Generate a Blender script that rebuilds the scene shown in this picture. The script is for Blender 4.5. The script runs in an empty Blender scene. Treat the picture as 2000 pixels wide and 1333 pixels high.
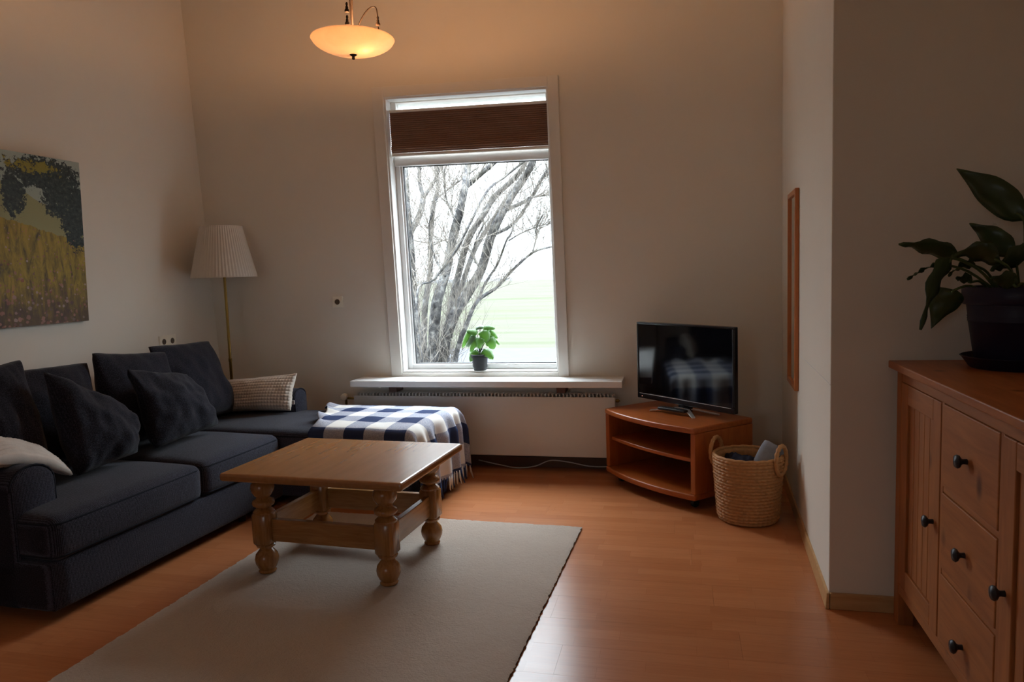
import bpy, bmesh, math, random
from mathutils import Vector, Matrix, noise
random.seed(7)
R = math.radians
sc = bpy.context.scene
C = sc.collection

# ---------------------------------------------------------------- camera, sky, exposure
F_PX = 1409.5
YAW, PITCH, ROLL = R(-13.3), R(-5.35), R(-1.92)
EYE = Vector((0, 0, 1.3))
_f = Vector((math.sin(YAW) * math.cos(PITCH), math.cos(YAW) * math.cos(PITCH), math.sin(PITCH)))
_r0 = Vector((math.cos(YAW), -math.sin(YAW), 0))
_u0 = _r0.cross(_f)
CR = math.cos(ROLL) * _r0 + math.sin(ROLL) * _u0
CU = -math.sin(ROLL) * _r0 + math.cos(ROLL) * _u0
cam = bpy.data.cameras.new('camera')
cam.sensor_width = 36
cam.sensor_fit = 'HORIZONTAL'
cam.lens = F_PX / 2000 * 36
cam.clip_end = 2000
camo = bpy.data.objects.new('camera', cam)
C.objects.link(camo)
camo.matrix_world = Matrix(((CR.x, CU.x, -_f.x, EYE.x), (CR.y, CU.y, -_f.y, EYE.y), (CR.z, CU.z, -_f.z, EYE.z), (0, 0, 0, 1)))
sc.camera = camo

SKY_HORIZON, SKY_TOP = 5.0, 40.0
w = bpy.data.worlds.new('overcast')
sc.world = w
w.use_nodes = True
bg = w.node_tree.nodes['Background']
bg.inputs[0].default_value = (0.86, 0.93, 1.0, 1)
# thinning overcast: luminance rises smoothly from the horizon to overhead
_n, _l = w.node_tree.nodes, w.node_tree.links
_tc = _n.new('ShaderNodeTexCoord')
_sp = _n.new('ShaderNodeSeparateXYZ')
_mx = _n.new('ShaderNodeMath')
_mx.operation = 'MAXIMUM'
_mx.inputs[1].default_value = 0
_pw = _n.new('ShaderNodeMath')
_pw.operation = 'POWER'
_pw.inputs[1].default_value = 1.8
_ma = _n.new('ShaderNodeMath')
_ma.operation = 'MULTIPLY_ADD'
_ma.inputs[1].default_value = SKY_TOP - SKY_HORIZON
_ma.inputs[2].default_value = SKY_HORIZON
_l.new(_tc.outputs['Generated'], _sp.inputs[0])
_l.new(_sp.outputs['Z'], _mx.inputs[0])
_l.new(_mx.outputs[0], _pw.inputs[0])
_l.new(_pw.outputs[0], _ma.inputs[0])
_l.new(_ma.outputs[0], bg.inputs[1])

sc.view_settings.view_transform = 'Standard'
sc.view_settings.look = 'None'
sc.view_settings.gamma = 1
sc.view_settings.use_curve_mapping = False
sc.view_settings.exposure = 0.0

BULB = 980.0
LAMP_COL = (1.0, 0.47, 0.19)


def ray(px, py):
    return CR * (px - 1000) - CU * (py - 666.5) + _f * F_PX


def at(px, py, Y):
    d = ray(px, py)
    return EYE + d * (Y / d.y)


def atX(px, py, X):
    d = ray(px, py)
    return EYE + d * (X / d.x)


def atZ(px, py, Z):
    d = ray(px, py)
    return EYE + d * ((Z - EYE.z) / d.z)


# window portal: guides sampling of the sky through the opening, emits nothing
pl = bpy.data.lights.new('window_portal', 'AREA')
pl.shape = 'RECTANGLE'
pl.size, pl.size_y = 1.2, 1.9
pl.cycles.is_portal = True
plo = bpy.data.objects.new('window_portal', pl)
C.objects.link(plo)
plo.location = (-1.36, 4.95, 1.56)
plo.rotation_euler = (R(-90), 0, 0)

pl2 = bpy.data.lights.new('fill_window_portal', 'AREA')
pl2.shape = 'RECTANGLE'
pl2.size, pl2.size_y = .8, .85
pl2.cycles.is_portal = True
plo2 = bpy.data.objects.new('fill_window_portal', pl2)
C.objects.link(plo2)
plo2.location = (-1.65, -3.64, 1.625)
plo2.rotation_euler = (R(90), 0, 0)

# ---------------------------------------------------------------- materials
MATS = {}


class NT:
    def __init__(self, name):
        self.m = bpy.data.materials.new(name)
        self.m.use_nodes = True
        self.t = self.m.node_tree
        self.p = self.t.nodes['Principled BSDF']
        self.out = self.t.nodes['Material Output']
        MATS[name] = self.m

    def n(self, typ, **kw):
        nd = self.t.nodes.new(typ)
        for k, v in kw.items():
            if k.startswith('i_'):
                nd.inputs[k[2:].replace('_', ' ')].default_value = v
            else:
                setattr(nd, k, v)
        return nd

    def l(self, a, b):
        self.t.links.new(a, b)

    def math(self, op, a, b=None, c=None):
        nd = self.n('ShaderNodeMath', operation=op)
        for i, x in enumerate((a, b, c)):
            if x is None:
                continue
            if isinstance(x, (int, float)):
                nd.inputs[i].default_value = x
            else:
                self.l(x, nd.inputs[i])
        return nd.outputs[0]

    def mix(self, fac, a, b):
        nd = self.n('ShaderNodeMix', data_type='RGBA')
        for s, x in ((nd.inputs[0], fac), (nd.inputs[6], a), (nd.inputs[7], b)):
            if isinstance(x, (int, float)):
                s.default_value = x
            elif isinstance(x, tuple):
                s.default_value = (*x, 1)
            else:
                self.l(x, s)
        return nd.outputs[2]

    def coord(self, kind='Object', scale=(1, 1, 1), rot=(0, 0, 0)):
        tc = self.n('ShaderNodeTexCoord')
        mp = self.n('ShaderNodeMapping')
        mp.inputs['Scale'].default_value = scale
        mp.inputs['Rotation'].default_value = rot
        self.l(tc.outputs[kind], mp.inputs[0])
        return mp.outputs[0]

    def noise(self, vec, scale, detail=4, rough=.55, dist=0):
        nd = self.n('ShaderNodeTexNoise')
        self.l(vec, nd.inputs['Vector'])
        nd.inputs['Scale'].default_value = scale
        nd.inputs['Detail'].default_value = detail
        nd.inputs['Roughness'].default_value = rough
        nd.inputs['Distortion'].default_value = dist
        return nd.outputs[0]

    def ramp(self, fac, stops):
        nd = self.n('ShaderNodeValToRGB')
        cr = nd.color_ramp
        while len(cr.elements) < len(stops):
            cr.elements.new(.5)
        for e, (p, c) in zip(cr.elements, stops):
            e.position = p
            e.color = (*c, 1) if len(c) == 3 else c
        self.l(fac, nd.inputs[0])
        return nd.outputs[0]

    def bump(self, h, strength=.3, dist=.01):
        nd = self.n('ShaderNodeBump')
        nd.inputs['Strength'].default_value = strength
        nd.inputs['Distance'].default_value = dist
        self.l(h, nd.inputs['Height'])
        self.l(nd.outputs[0], self.p.inputs['Normal'])

    def col(self, c):
        if isinstance(c, tuple):
            self.p.inputs['Base Color'].default_value = (*c, 1)
        else:
            self.l(c, self.p.inputs['Base Color'])

    def set(self, rough=.5, spec=.5, metal=0, coat=0):
        self.p.inputs['Roughness'].default_value = rough
        self.p.inputs['Specular IOR Level'].default_value = spec
        self.p.inputs['Metallic'].default_value = metal
        self.p.inputs['Coat Weight'].default_value = coat
        self.p.inputs['Coat Roughness'].default_value = .22


def plain(name, c, rough=.5, spec=.5, metal=0, var=.06, scale=14, bump=0, bscale=300):
    k = NT(name)
    v = k.coord()
    f = k.noise(v, scale)
    a = tuple(max(0, x * (1 - var)) for x in c)
    b = tuple(min(1, x * (1 + var)) for x in c)
    k.col(k.mix(f, a, b))
    k.set(rough, spec, metal)
    if bump:
        k.bump(k.noise(v, bscale, 3), bump, .002)
    return k


def wood(name, dark, light, rough=.35, scale=(1, 12, 12), g=4, knots=False, bump=.05, coat=0, spec=.5):
    k = NT(name)
    v = k.coord(scale=scale)
    oi = k.n('ShaderNodeObjectInfo')
    add = k.n('ShaderNodeVectorMath', operation='ADD')
    cmb = k.n('ShaderNodeCombineXYZ')
    off = k.math('MULTIPLY', oi.outputs['Random'], 37.0)
    for i in range(3):
        k.l(off, cmb.inputs[i])
    k.l(v, add.inputs[0])
    k.l(cmb.outputs[0], add.inputs[1])
    f = k.noise(add.outputs[0], g, 8, .62, .6)
    c = k.ramp(f, [(.3, dark), (.7, light)])
    if knots:
        kv = k.coord(scale=(1, 1, .55))
        add2 = k.n('ShaderNodeVectorMath', operation='ADD')
        k.l(kv, add2.inputs[0])
        k.l(cmb.outputs[0], add2.inputs[1])
        vo = k.n('ShaderNodeTexVoronoi')
        k.l(add2.outputs[0], vo.inputs['Vector'])
        vo.inputs['Scale'].default_value = 6.5
        kn = k.ramp(vo.outputs['Distance'], [(.05, (1, 1, 1)), (.16, (0, 0, 0))])
        c = k.mix(kn, c, tuple(x * .42 for x in dark))
    k.col(c)
    k.set(rough, spec, 0, coat)
    if bump:
        k.bump(f, bump, .004)
    return k


wp = plain('wall_paint', (.83, .785, .70), .75, .3, var=.03, scale=2.5, bump=.22, bscale=130)
plain('ceiling_paint', (.88, .86, .82), .85, .2, var=.02)
plain('white_gloss', (.84, .84, .83), .32, .5, var=.02)
plain('casing_paint', (.82, .79, .73), .42, .4, var=.03)
plain('radiator_enamel', (.80, .755, .68), .4, .5, var=.02)
plain('grille_dark', (.10, .09, .08), .6)
plain('white_plastic', (.92, .87, .74), .3)
plain('socket_hole', (.03, .03, .03), .6)
plain('socket_well', (.10, .07, .045), .6)
plain('black_plastic', (.012, .012, .014), .3)
plain('tv_black', (.006, .006, .008), .22)
plain('rubber_black', (.01, .01, .01), .6)
plain('pot_black', (.008, .009, .011), .5, .3)
plain('pot_navy', (.012, .011, .034), .45, .35, var=.1)
plain('soil', (.03, .022, .016), .95, bump=.6, bscale=120)
plain('brass', (.36, .25, .07), .42, .5, 1, var=.05)
plain('bronze_dark', (.012, .007, .005), .6, .2)
plain('chrome', (.85, .86, .88), .28, .5, .75)
plain('knob_iron', (.02, .021, .028), .38, .5, .3)
plain('cable_white', (.72, .70, .66), .45)
plain('bracket_wood', (.10, .04, .022), .55)
plain('shaded_skirting', (.13, .07, .04), .6)  # back wall skirting: the shadow there is put into this dark brown
plain('mdf_dark', (.10, .04, .018), .5)
wood('laminate_trim', (.52, .30, .12), (.66, .42, .20), .35, (1.5, 12, 12))
wood('oak_table', (.25, .098, .022), (.40, .18, .052), .27, (1.6, 16, 16), 4, coat=.4, bump=.015)
wood('oak_top', (.29, .118, .032), (.36, .155, .046), .27, (9, 1.0, 9), 3, coat=.4, bump=0)
wood('oak_leg', (.26, .10, .020), (.42, .185, .048), .27, (14, 14, 1.6), 4, coat=.35, bump=.02)
wood('cherry_veneer', (.34, .080, .014), (.47, .130, .028), .33, (1.4, 14, 14), 3)
wood('cherry_side', (.34, .080, .014), (.47, .130, .028), .36, (8, 8, 1.4), 3)
wood('mirror_wood', (.42, .12, .025), (.58, .20, .05), .32, (10, 10, 1.5))
wood('pine_v', (.29, .100, .028), (.44, .170, .052), .52, (9, 9, 1.0), 3.2, knots=True, spec=.25)
wood('pine_h', (.29, .100, .028), (.44, .170, .052), .52, (9, 1.0, 9), 3.2, knots=True, spec=.25)
wood('pine_top', (.30, .098, .030), (.45, .165, .055), .36, (9, 1.0, 9), 3.2, knots=True, spec=.25)

# laminate floor: three printed strips on each board
k = NT('laminate_board')
v = k.coord()
oi = k.n('ShaderNodeObjectInfo')
cmb = k.n('ShaderNodeCombineXYZ')
k.l(k.math('MULTIPLY', oi.outputs['Random'], 23.0), cmb.inputs[0])
k.l(k.math('MULTIPLY', k.math('FLOOR', k.math('MULTIPLY', oi.outputs['Random'], 97.0)), .0), cmb.inputs[1])
add = k.n('ShaderNodeVectorMath', operation='ADD')
k.l(v, add.inputs[0])
k.l(cmb.outputs[0], add.inputs[1])
br = k.n('ShaderNodeTexBrick')
k.l(add.outputs[0], br.inputs['Vector'])
br.offset = .37
br.inputs['Scale'].default_value = 1
br.inputs['Brick Width'].default_value = .42
br.inputs['Row Height'].default_value = .0634
br.inputs['Mortar Size'].default_value = .0006
br.inputs['Color1'].default_value = (.47, .172, .064, 1)
br.inputs['Color2'].default_value = (.53, .205, .082, 1)
br.inputs['Mortar'].default_value = (.42, .15, .055, 1)
mp = k.n('ShaderNodeMapping')
mp.inputs['Scale'].default_value = (1.3, 26, 1)
k.l(add.outputs[0], mp.inputs[0])
g = k.noise(mp.outputs[0], 4, 6, .6, .4)
hsv = k.n('ShaderNodeHueSaturation')
k.l(br.outputs['Color'], hsv.inputs['Color'])
k.l(k.math('ADD', k.math('MULTIPLY', g, .34), .83), hsv.inputs['Value'])
k.col(hsv.outputs[0])
k.set(.24, .5)
k.l(k.math('ADD', k.math('MULTIPLY', g, .08), .20), k.p.inputs['Roughness'])
k.bump(g, .03, .002)

# rug
k = NT('rug_pile')
v = k.coord()
a = k.noise(v, 3.2, 5, .6)
b = k.noise(v, 130, 3, .7)
c = k.mix(a, (.49, .415, .35), (.66, .58, .51))
k.col(k.mix(k.math('MULTIPLY', b, .6), c, (.40, .32, .25)))
k.set(.95, .1)
k.p.inputs['Sheen Weight'].default_value = .25
k.bump(k.math('ADD', b, k.math('MULTIPLY', k.noise(v, 45, 3), .8)), .9, .006)
plain('rug_binding', (.10, .075, .055), .9, .1)

# sofa fabric, fine rib weave
def fabric(name, dark, light, rib=True, scale=230):
    k = NT(name)
    v = k.coord()
    n1 = k.noise(v, scale, 2, .7)
    n2 = k.noise(v, 9, 3)
    wv = k.n('ShaderNodeTexWave')
    wv.wave_type = 'BANDS'
    wv.bands_direction = 'Y'
    k.l(v, wv.inputs['Vector'])
    wv.inputs['Scale'].default_value = 52
    wv.inputs['Distortion'].default_value = 1.5
    wv.inputs['Detail Scale'].default_value = 6
    fac = k.math('ADD', k.math('MULTIPLY', n1, .75), k.math('MULTIPLY', wv.outputs[0], .25 if rib else .05))
    c = k.ramp(fac, [(.36, dark), (.66, light)])
    k.col(k.mix(k.math('MULTIPLY', n2, .25), c, dark))
    k.set(.95, .12)
    k.p.inputs['Sheen Weight'].default_value = .12
    k.p.inputs['Sheen Roughness'].default_value = .5
    k.bump(fac, .5, .003)
    return k


fabric('sofa_fabric', (.008, .008, .013), (.066, .068, .098))
fabric('sofa_fabric_cushion', (.008, .008, .013), (.062, .064, .094), False, 210)
plain('piping_fabric', (.018, .02, .028), .9, .1)
plain('waffle_cotton', (.68, .60, .52), .9, .15, var=.08, scale=40, bump=.3, bscale=300)
plain('knit_cotton', (.62, .57, .52), .92, .12, var=.1, scale=60, bump=.3, bscale=300)
plain('care_label', (.8, .78, .75), .8)
plain('grey_fleece', (.30, .32, .37), .95, .1, var=.12, scale=60, bump=.4, bscale=220)
plain('navy_fleece', (.03, .035, .06), .95, .1, var=.2, scale=60, bump=.4, bscale=220)

# gingham
k = NT('gingham_cotton')
tc = k.n('ShaderNodeTexCoord')
sx = k.n('ShaderNodeSeparateXYZ')
k.l(tc.outputs['UV'], sx.inputs[0])
u = k.math('LESS_THAN', k.math('FRACT', k.math('MULTIPLY', sx.outputs[0], 1 / .25)), .5)
vv = k.math('LESS_THAN', k.math('FRACT', k.math('MULTIPLY', sx.outputs[1], 1 / .25)), .5)
ob = k.coord()
sp = k.noise(ob, 150, 2, .8)
s = k.math('ADD', u, vv)
half = k.math('MULTIPLY', k.math('GREATER_THAN', s, .5), k.math('ADD', k.math('MULTIPLY', sp, .9), .12))
full = k.math('GREATER_THAN', s, 1.5)
c = k.mix(half, (.80, .78, .74), (.075, .115, .27))
c = k.mix(full, c, (.032, .048, .115))
k.col(c)
k.set(.9, .1)
k.bump(k.noise(ob, 330, 2), .4, .003)
plain('fringe_white', (.72, .69, .65), .9, .1)
plain('fringe_navy', (.04, .06, .14), .9, .1)

# pleated lamp shade
k = NT('lamp_shade_paper')
k.col((.80, .74, .66))
k.set(.8, .2)
tr = k.n('ShaderNodeBsdfTranslucent')
tr.inputs[0].default_value = (.78, .70, .60, 1)
ms = k.n('ShaderNodeMixShader')
ms.inputs[0].default_value = .25
k.l(k.p.outputs[0], ms.inputs[1])
k.l(tr.outputs[0], ms.inputs[2])
k.l(ms.outputs[0], k.out.inputs[0])

# pendant glass: frosted alabaster
k = NT('alabaster_glass')
v = k.coord()
nn = k.noise(v, 9, 4, .6, 1)
c = k.mix(nn, (.72, .61, .50), (.90, .82, .72))
k.col(c)
k.set(.35, .4)
tr = k.n('ShaderNodeBsdfTranslucent')
k.l(c, tr.inputs[0])
ms = k.n('ShaderNodeMixShader')
ms.inputs[0].default_value = .56
k.l(k.p.outputs[0], ms.inputs[1])
k.l(tr.outputs[0], ms.inputs[2])
k.l(ms.outputs[0], k.out.inputs[0])
k = NT('bulb_glow')
k.p.inputs['Emission Color'].default_value = (*LAMP_COL, 1)
k.p.inputs['Emission Strength'].default_value = BULB
k = NT('led_red')
k.p.inputs['Emission Color'].default_value = (1, .35, .25, 1)
k.p.inputs['Emission Strength'].default_value = .6

# window glass (thin pane: clear with mirror reflection by angle)
k = NT('window_glass')
t = k.n('ShaderNodeBsdfTransparent')
t.inputs[0].default_value = (.95, .97, .97, 1)
gl = k.n('ShaderNodeBsdfGlossy')
gl.inputs['Roughness'].default_value = .02
lw = k.n('ShaderNodeLayerWeight')
fre = k.math('ADD', k.math('MULTIPLY', k.math('POWER', lw.outputs['Facing'], 5.0), .6), .03)
ms = k.n('ShaderNodeMixShader')
k.l(fre, ms.inputs[0])
k.l(t.outputs[0], ms.inputs[1])
k.l(gl.outputs[0], ms.inputs[2])
k.l(ms.outputs[0], k.out.inputs[0])

k = NT('mirror_glass')
k.col((.86, .88, .84))
k.set(.03, .5, 1)
k = NT('tv_screen')
k.col((.004, .004, .006))
k.set(.06, .55)

# pleated blind cloth (lets some daylight through)
k = NT('blind_cloth')
c = k.mix(k.noise(k.coord(), 80), (.33, .20, .145), (.40, .25, .18))
k.col(c)
k.set(.9, .1)
tr = k.n('ShaderNodeBsdfTranslucent')
tr.inputs[0].default_value = (.10, .05, .035, 1)
ms = k.n('ShaderNodeMixShader')
ms.inputs[0].default_value = .22
k.l(k.p.outputs[0], ms.inputs[1])
k.l(tr.outputs[0], ms.inputs[2])
k.l(ms.outputs[0], k.out.inputs[0])

# leaves
def leafmat(name, a, b, trans, rough=.35, tw=.3):
    k = NT(name)
    c = k.mix(k.noise(k.coord(), 30), a, b)
    k.col(c)
    k.set(rough, .5)
    tr = k.n('ShaderNodeBsdfTranslucent')
    tr.inputs[0].default_value = (*trans, 1)
    ms = k.n('ShaderNodeMixShader')
    ms.inputs[0].default_value = tw
    k.l(k.p.outputs[0], ms.inputs[1])
    k.l(tr.outputs[0], ms.inputs[2])
    k.l(ms.outputs[0], k.out.inputs[0])


leafmat('monstera_leaf', (.09, .19, .07), (.16, .28, .12), (.36, .60, .17), .4, .5)
leafmat('monstera_pale', (.12, .19, .14), (.20, .28, .20), (.30, .46, .22), .3, .35)
leafmat('lily_leaf', (.030, .055, .016), (.05, .085, .025), (.05, .11, .02), .34, .12)
plain('stalk_green', (.07, .11, .03), .5)
plain('stalk_brown', (.09, .12, .03), .6)
plain('spathe_white', (.60, .58, .48), .6)
plain('basket_weave', (.50, .25, .095), .55, .35, var=.4, scale=55, bump=.5, bscale=90)

# bark
k = NT('bark')
v = k.coord()
n1 = k.noise(v, 11, 6, .7)
n2 = k.noise(v, 3, 3)
c = k.ramp(n1, [(.36, (.018, .018, .020)), (.52, (.070, .069, .072)), (.66, (.19, .19, .185))])
k.col(k.mix(k.ramp(n2, [(.5, (0, 0, 0)), (.75, (.6, .6, .6))]), c, (.065, .060, .038)))
k.set(.95, .1)
k.bump(n1, .8, .02)
plain('twig_bark', (.16, .145, .13), .9, .1)

# outside ground
k = NT('meadow_grass')
v = k.coord(scale=(.05, .35, 1))
n1 = k.noise(v, 1.4, 5, .6)
n2 = k.noise(k.coord(), .8, 4)
c = k.ramp(n1, [(.36, (.031, .037, .018)), (.5, (.046, .045, .035)), (.64, (.038, .043, .023))])
k.col(k.mix(k.math('MULTIPLY', n2, .4), c, (.044, .043, .037)))
k.set(.95, .05)
plain('gravel', (.042, .044, .052), .95, .1, var=.15, scale=3)
plain('far_hill', (.055, .060, .066), .95, .05, var=.12, scale=.02)

# painted canvas
k = NT('meadow_painting')
tc = k.n('ShaderNodeTexCoord')
sx = k.n('ShaderNodeSeparateXYZ')
k.l(tc.outputs['UV'], sx.inputs[0])
U, V = sx.outputs[0], sx.outputs[1]
uv = tc.outputs['UV']
mp = k.n('ShaderNodeMapping')
mp.inputs['Scale'].default_value = (1, .28, 1)
k.l(uv, mp.inputs[0])
streak = k.noise(mp.outputs[0], 26, 6, .7, .5)
n1 = k.noise(uv, 9, 6, .7)
n2 = k.noise(uv, 42, 4, .75)
skyc = k.mix(V, (.34, .36, .22), (.40, .47, .42))
hill = k.math('GREATER_THAN', k.math('ADD', k.math('SUBTRACT', .98, k.math('MULTIPLY', U, .40)), k.math('MULTIPLY', n1, .06)), V)
c = k.mix(k.math('MULTIPLY', hill, .85), skyc, (.33, .31, .12))
fieldline = k.math('ADD', k.math('SUBTRACT', .71, k.math('MULTIPLY', U, .21)), k.math('MULTIPLY', k.math('SUBTRACT', n1, .5), .08))
field = k.math('GREATER_THAN', fieldline, V)
fc = k.ramp(streak, [(.30, (.06, .05, .035)), (.45, (.26, .19, .035)), (.6, (.42, .30, .04)), (.75, (.46, .22, .09))])
dk = k.ramp(k.math('ADD', V, k.math('MULTIPLY', streak, .45)), [(.28, (.8, .8, .8)), (.52, (0, 0, 0))])
fc = k.mix(dk, fc, (.085, .05, .05))
c = k.mix(field, c, fc)


def blob(cu, cv, ru, rv):
    a = k.math('DIVIDE', k.math('SUBTRACT', U, cu), ru)
    b = k.math('DIVIDE', k.math('SUBTRACT', V, cv), rv)
    return k.math('ADD', k.math('MULTIPLY', a, a), k.math('MULTIPLY', b, b))


tree = k.math('MINIMUM', k.math('MINIMUM', blob(.95, .66, .10, .19), blob(.74, .90, .24, .09)), k.math('MINIMUM', blob(.53, .76, .07, .12), blob(.85, .78, .12, .14)))
n3 = k.noise(uv, 17, 5, .8)
tm = k.math('LESS_THAN', k.math('ADD', tree, k.math('ADD', k.math('MULTIPLY', k.math('SUBTRACT', n2, .5), 3.2), k.math('MULTIPLY', k.math('SUBTRACT', n3, .5), 4.0))), 1.15)
tcx = k.ramp(n2, [(.35, (.014, .020, .024)), (.58, (.045, .065, .06)), (.7, (.16, .17, .10))])
c = k.mix(tm, c, tcx)
yl = k.math('MULTIPLY', k.math('LESS_THAN', k.math('ADD', blob(.68, .93, .22, .05), k.math('MULTIPLY', k.math('SUBTRACT', n3, .5), 7.0)), .45), .8)
c = k.mix(yl, c, (.36, .30, .03))
for scl, base_w in ((34, .13), (20, .10)):
    vo = k.n('ShaderNodeTexVoronoi')
    k.l(uv, vo.inputs['Vector'])
    vo.inputs['Scale'].default_value = scl
    dots = k.math('LESS_THAN', k.math('ADD', vo.outputs['Distance'], k.math('MULTIPLY', k.math('SUBTRACT', n2, .5), .5)), k.math('ADD', base_w, k.math('MULTIPLY', k.math('SUBTRACT', fieldline, V), .34)))
    dots = k.math('MULTIPLY', dots, field)
    sepc = k.n('ShaderNodeSeparateColor')
    k.l(vo.outputs['Color'], sepc.inputs[0])
    flc = k.ramp(sepc.outputs[0], [(.1, (.34, .14, .10)), (.4, (.50, .25, .20)), (.62, (.10, .05, .05)), (.8, (.54, .40, .36)), (.95, (.30, .08, .07))])
    c = k.mix(k.math('MULTIPLY', dots, .75), c, flc)
k.col(c)
k.set(.55, .35)
k.bump(n2, .4, .004)
plain('canvas_edge', (.10, .075, .06), .8)

# ---------------------------------------------------------------- mesh helpers
def link(name, me, mat=None, parent=None):
    o = bpy.data.objects.new(name, me)
    C.objects.link(o)
    if mat and not me.materials:
        me.materials.append(MATS[mat])
    if parent:
        o.parent = parent
    return o


def tag(o, label=None, cat=None, group=None, kind=None):
    for key, val in (('label', label), ('category', cat), ('group', group), ('kind', kind)):
        if val:
            o[key] = val
    return o


def empty(name, loc=(0, 0, 0), rz=0, label=None, cat=None, group=None, kind=None):
    o = bpy.data.objects.new(name, None)
    C.objects.link(o)
    o.location = loc
    o.rotation_euler = (0, 0, rz)
    return tag(o, label, cat, group, kind)


def mesh(name, vs, fs, mat, parent=None, smooth=False, bevel=0, segs=2):
    me = bpy.data.meshes.new(name)
    me.from_pydata([tuple(v) for v in vs], [], fs)
    bm = bmesh.new()
    bm.from_mesh(me)
    bmesh.ops.recalc_face_normals(bm, faces=bm.faces)
    bm.to_mesh(me)
    bm.free()
    if smooth:
        me.shade_smooth()
    o = link(name, me, mat, parent)
    if bevel:
        b = o.modifiers.new('bevel', 'BEVEL')
        b.width = bevel
        b.segments = segs
        b.limit_method = 'ANGLE'
    return o


BF = [(0, 3, 2, 1), (4, 5, 6, 7), (0, 1, 5, 4), (1, 2, 6, 5), (2, 3, 7, 6), (3, 0, 4, 7)]


def boxv(a, b):
    (x0, y0, z0), (x1, y1, z1) = a, b
    return [(x0, y0, z0), (x1, y0, z0), (x1, y1, z0), (x0, y1, z0), (x0, y0, z1), (x1, y0, z1), (x1, y1, z1), (x0, y1, z1)]


def box(name, a, b, mat, parent=None, bevel=.002, segs=2):
    return mesh(name, boxv(a, b), BF, mat, parent, False, bevel, segs)


def hexa(name, pts, mat, parent=None, bevel=0):
    return mesh(name, pts, BF, mat, parent, False, bevel)


def lathe_data(prof, n=28, squash=None):
    vs, fs = [], []
    for r, z in prof:
        for i in range(n):
            a = 2 * math.pi * i / n
            vs.append((r * math.cos(a), r * math.sin(a), z))
    for j in range(len(prof) - 1):
        for i in range(n):
            i2 = (i + 1) % n
            fs.append((j * n + i, j * n + i2, (j + 1) * n + i2, (j + 1) * n + i))
    fs.append(tuple(range(n))[::-1])
    fs.append(tuple(range((len(prof) - 1) * n, len(prof) * n)))
    return vs, fs


def lathe(name, prof, mat, parent=None, n=28, loc=(0, 0, 0), rot=None, smooth=True):
    vs, fs = lathe_data(prof, n)
    o = mesh(name, vs, fs, mat, parent, smooth)
    if smooth:
        m = o.modifiers.new('edge', 'EDGE_SPLIT')
        m.split_angle = R(50)
    o.location = loc
    if rot:
        o.rotation_euler = rot
    return o


def tube_data(pts, rad, n=8, closed=False):
    pts = [Vector(p) for p in pts]
    if isinstance(rad, (int, float)):
        rad = [rad] * len(pts)
    vs, fs = [], []
    up = Vector((.31, .17, .93))
    m = len(pts)
    for i, p in enumerate(pts):
        if closed:
            d = pts[(i + 1) % m] - pts[i - 1]
        else:
            d = pts[min(i + 1, m - 1)] - pts[max(i - 1, 0)]
        d.normalize()
        s = d.cross(up)
        if s.length < 1e-3:
            s = d.cross(Vector((1, 0, 0)))
        s.normalize()
        t = s.cross(d)
        up = t
        for q in range(n):
            a = 2 * math.pi * q / n
            vs.append(p + (s * math.cos(a) + t * math.sin(a)) * rad[i])
    for i in range(m if closed else m - 1):
        i2 = (i + 1) % m
        for q in range(n):
            q2 = (q + 1) % n
            fs.append((i * n + q, i * n + q2, i2 * n + q2, i2 * n + q))
    if not closed:
        fs.append(tuple(range(n)))
        fs.append(tuple(range((m - 1) * n, m * n)))
    return vs, fs


def tube(name, pts, rad, mat, parent=None, n=8, closed=False):
    vs, fs = tube_data(pts, rad, n, closed)
    return mesh(name, vs, fs, mat, parent, True)


def spline(pts, k=6):
    pts = [Vector(p) for p in pts]
    out = []
    for i in range(len(pts) - 1):
        p0, p1, p2, p3 = pts[max(i - 1, 0)], pts[i], pts[i + 1], pts[min(i + 2, len(pts) - 1)]
        for j in range(k):
            t = j / k
            out.append(.5 * (2 * p1 + (p2 - p0) * t + (2 * p0 - 5 * p1 + 4 * p2 - p3) * t * t + (3 * p1 - p0 - 3 * p2 + p3) * t ** 3))
    out.append(pts[-1])
    return out


def roundbox(name, a, b, r, mat, parent=None, n=12, crown=0, front=0, wob=0, seed=0):
    """soft box: rounded edges of radius r, crowned top, bulged +x face"""
    a, b = Vector(a), Vector(b)
    c, h = (a + b) / 2, (b - a) / 2
    bm = bmesh.new()
    bmesh.ops.create_cube(bm, size=2)
    bmesh.ops.subdivide_edges(bm, edges=bm.edges[:], cuts=n - 1, use_grid_fill=True)
    for v in bm.verts:
        p = Vector((v.co.x, v.co.y, v.co.z))
        # push samples towards the edges so the rounding is smooth
        p = Vector([math.copysign(1 - (1 - abs(t)) ** 1.6, t) for t in p])
        q = Vector((p.x * h.x, p.y * h.y, p.z * h.z))
        inn = Vector([max(-(h[i] - r), min(h[i] - r, q[i])) for i in range(3)])
        d = q - inn
        if d.length > 1e-9:
            m = max(abs(d.x), abs(d.y), abs(d.z))
            q = inn + d.normalized() * min(r, m if d.length < 1e-9 else r * (m / r))
        if crown and q.z > 0:
            q.z += crown * (1 - min(1, abs(q.x / h.x)) ** 2.2) * (1 - min(1, abs(q.y / h.y)) ** 2.2)
        if front and q.x > 0:
            q.x += front * (1 - min(1, abs(q.y / h.y)) ** 2.5) * (1 - min(1, abs(q.z / h.z)) ** 2)
        if wob:
            q += Vector(noise.noise_vector(q * 5 + Vector((seed, 0, 0)))) * wob
        v.co = q + c
    bmesh.ops.recalc_face_normals(bm, faces=bm.faces)
    me = bpy.data.meshes.new(name)
    bm.to_mesh(me)
    bm.free()
    me.shade_smooth()
    return link(name, me, mat, parent)


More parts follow.
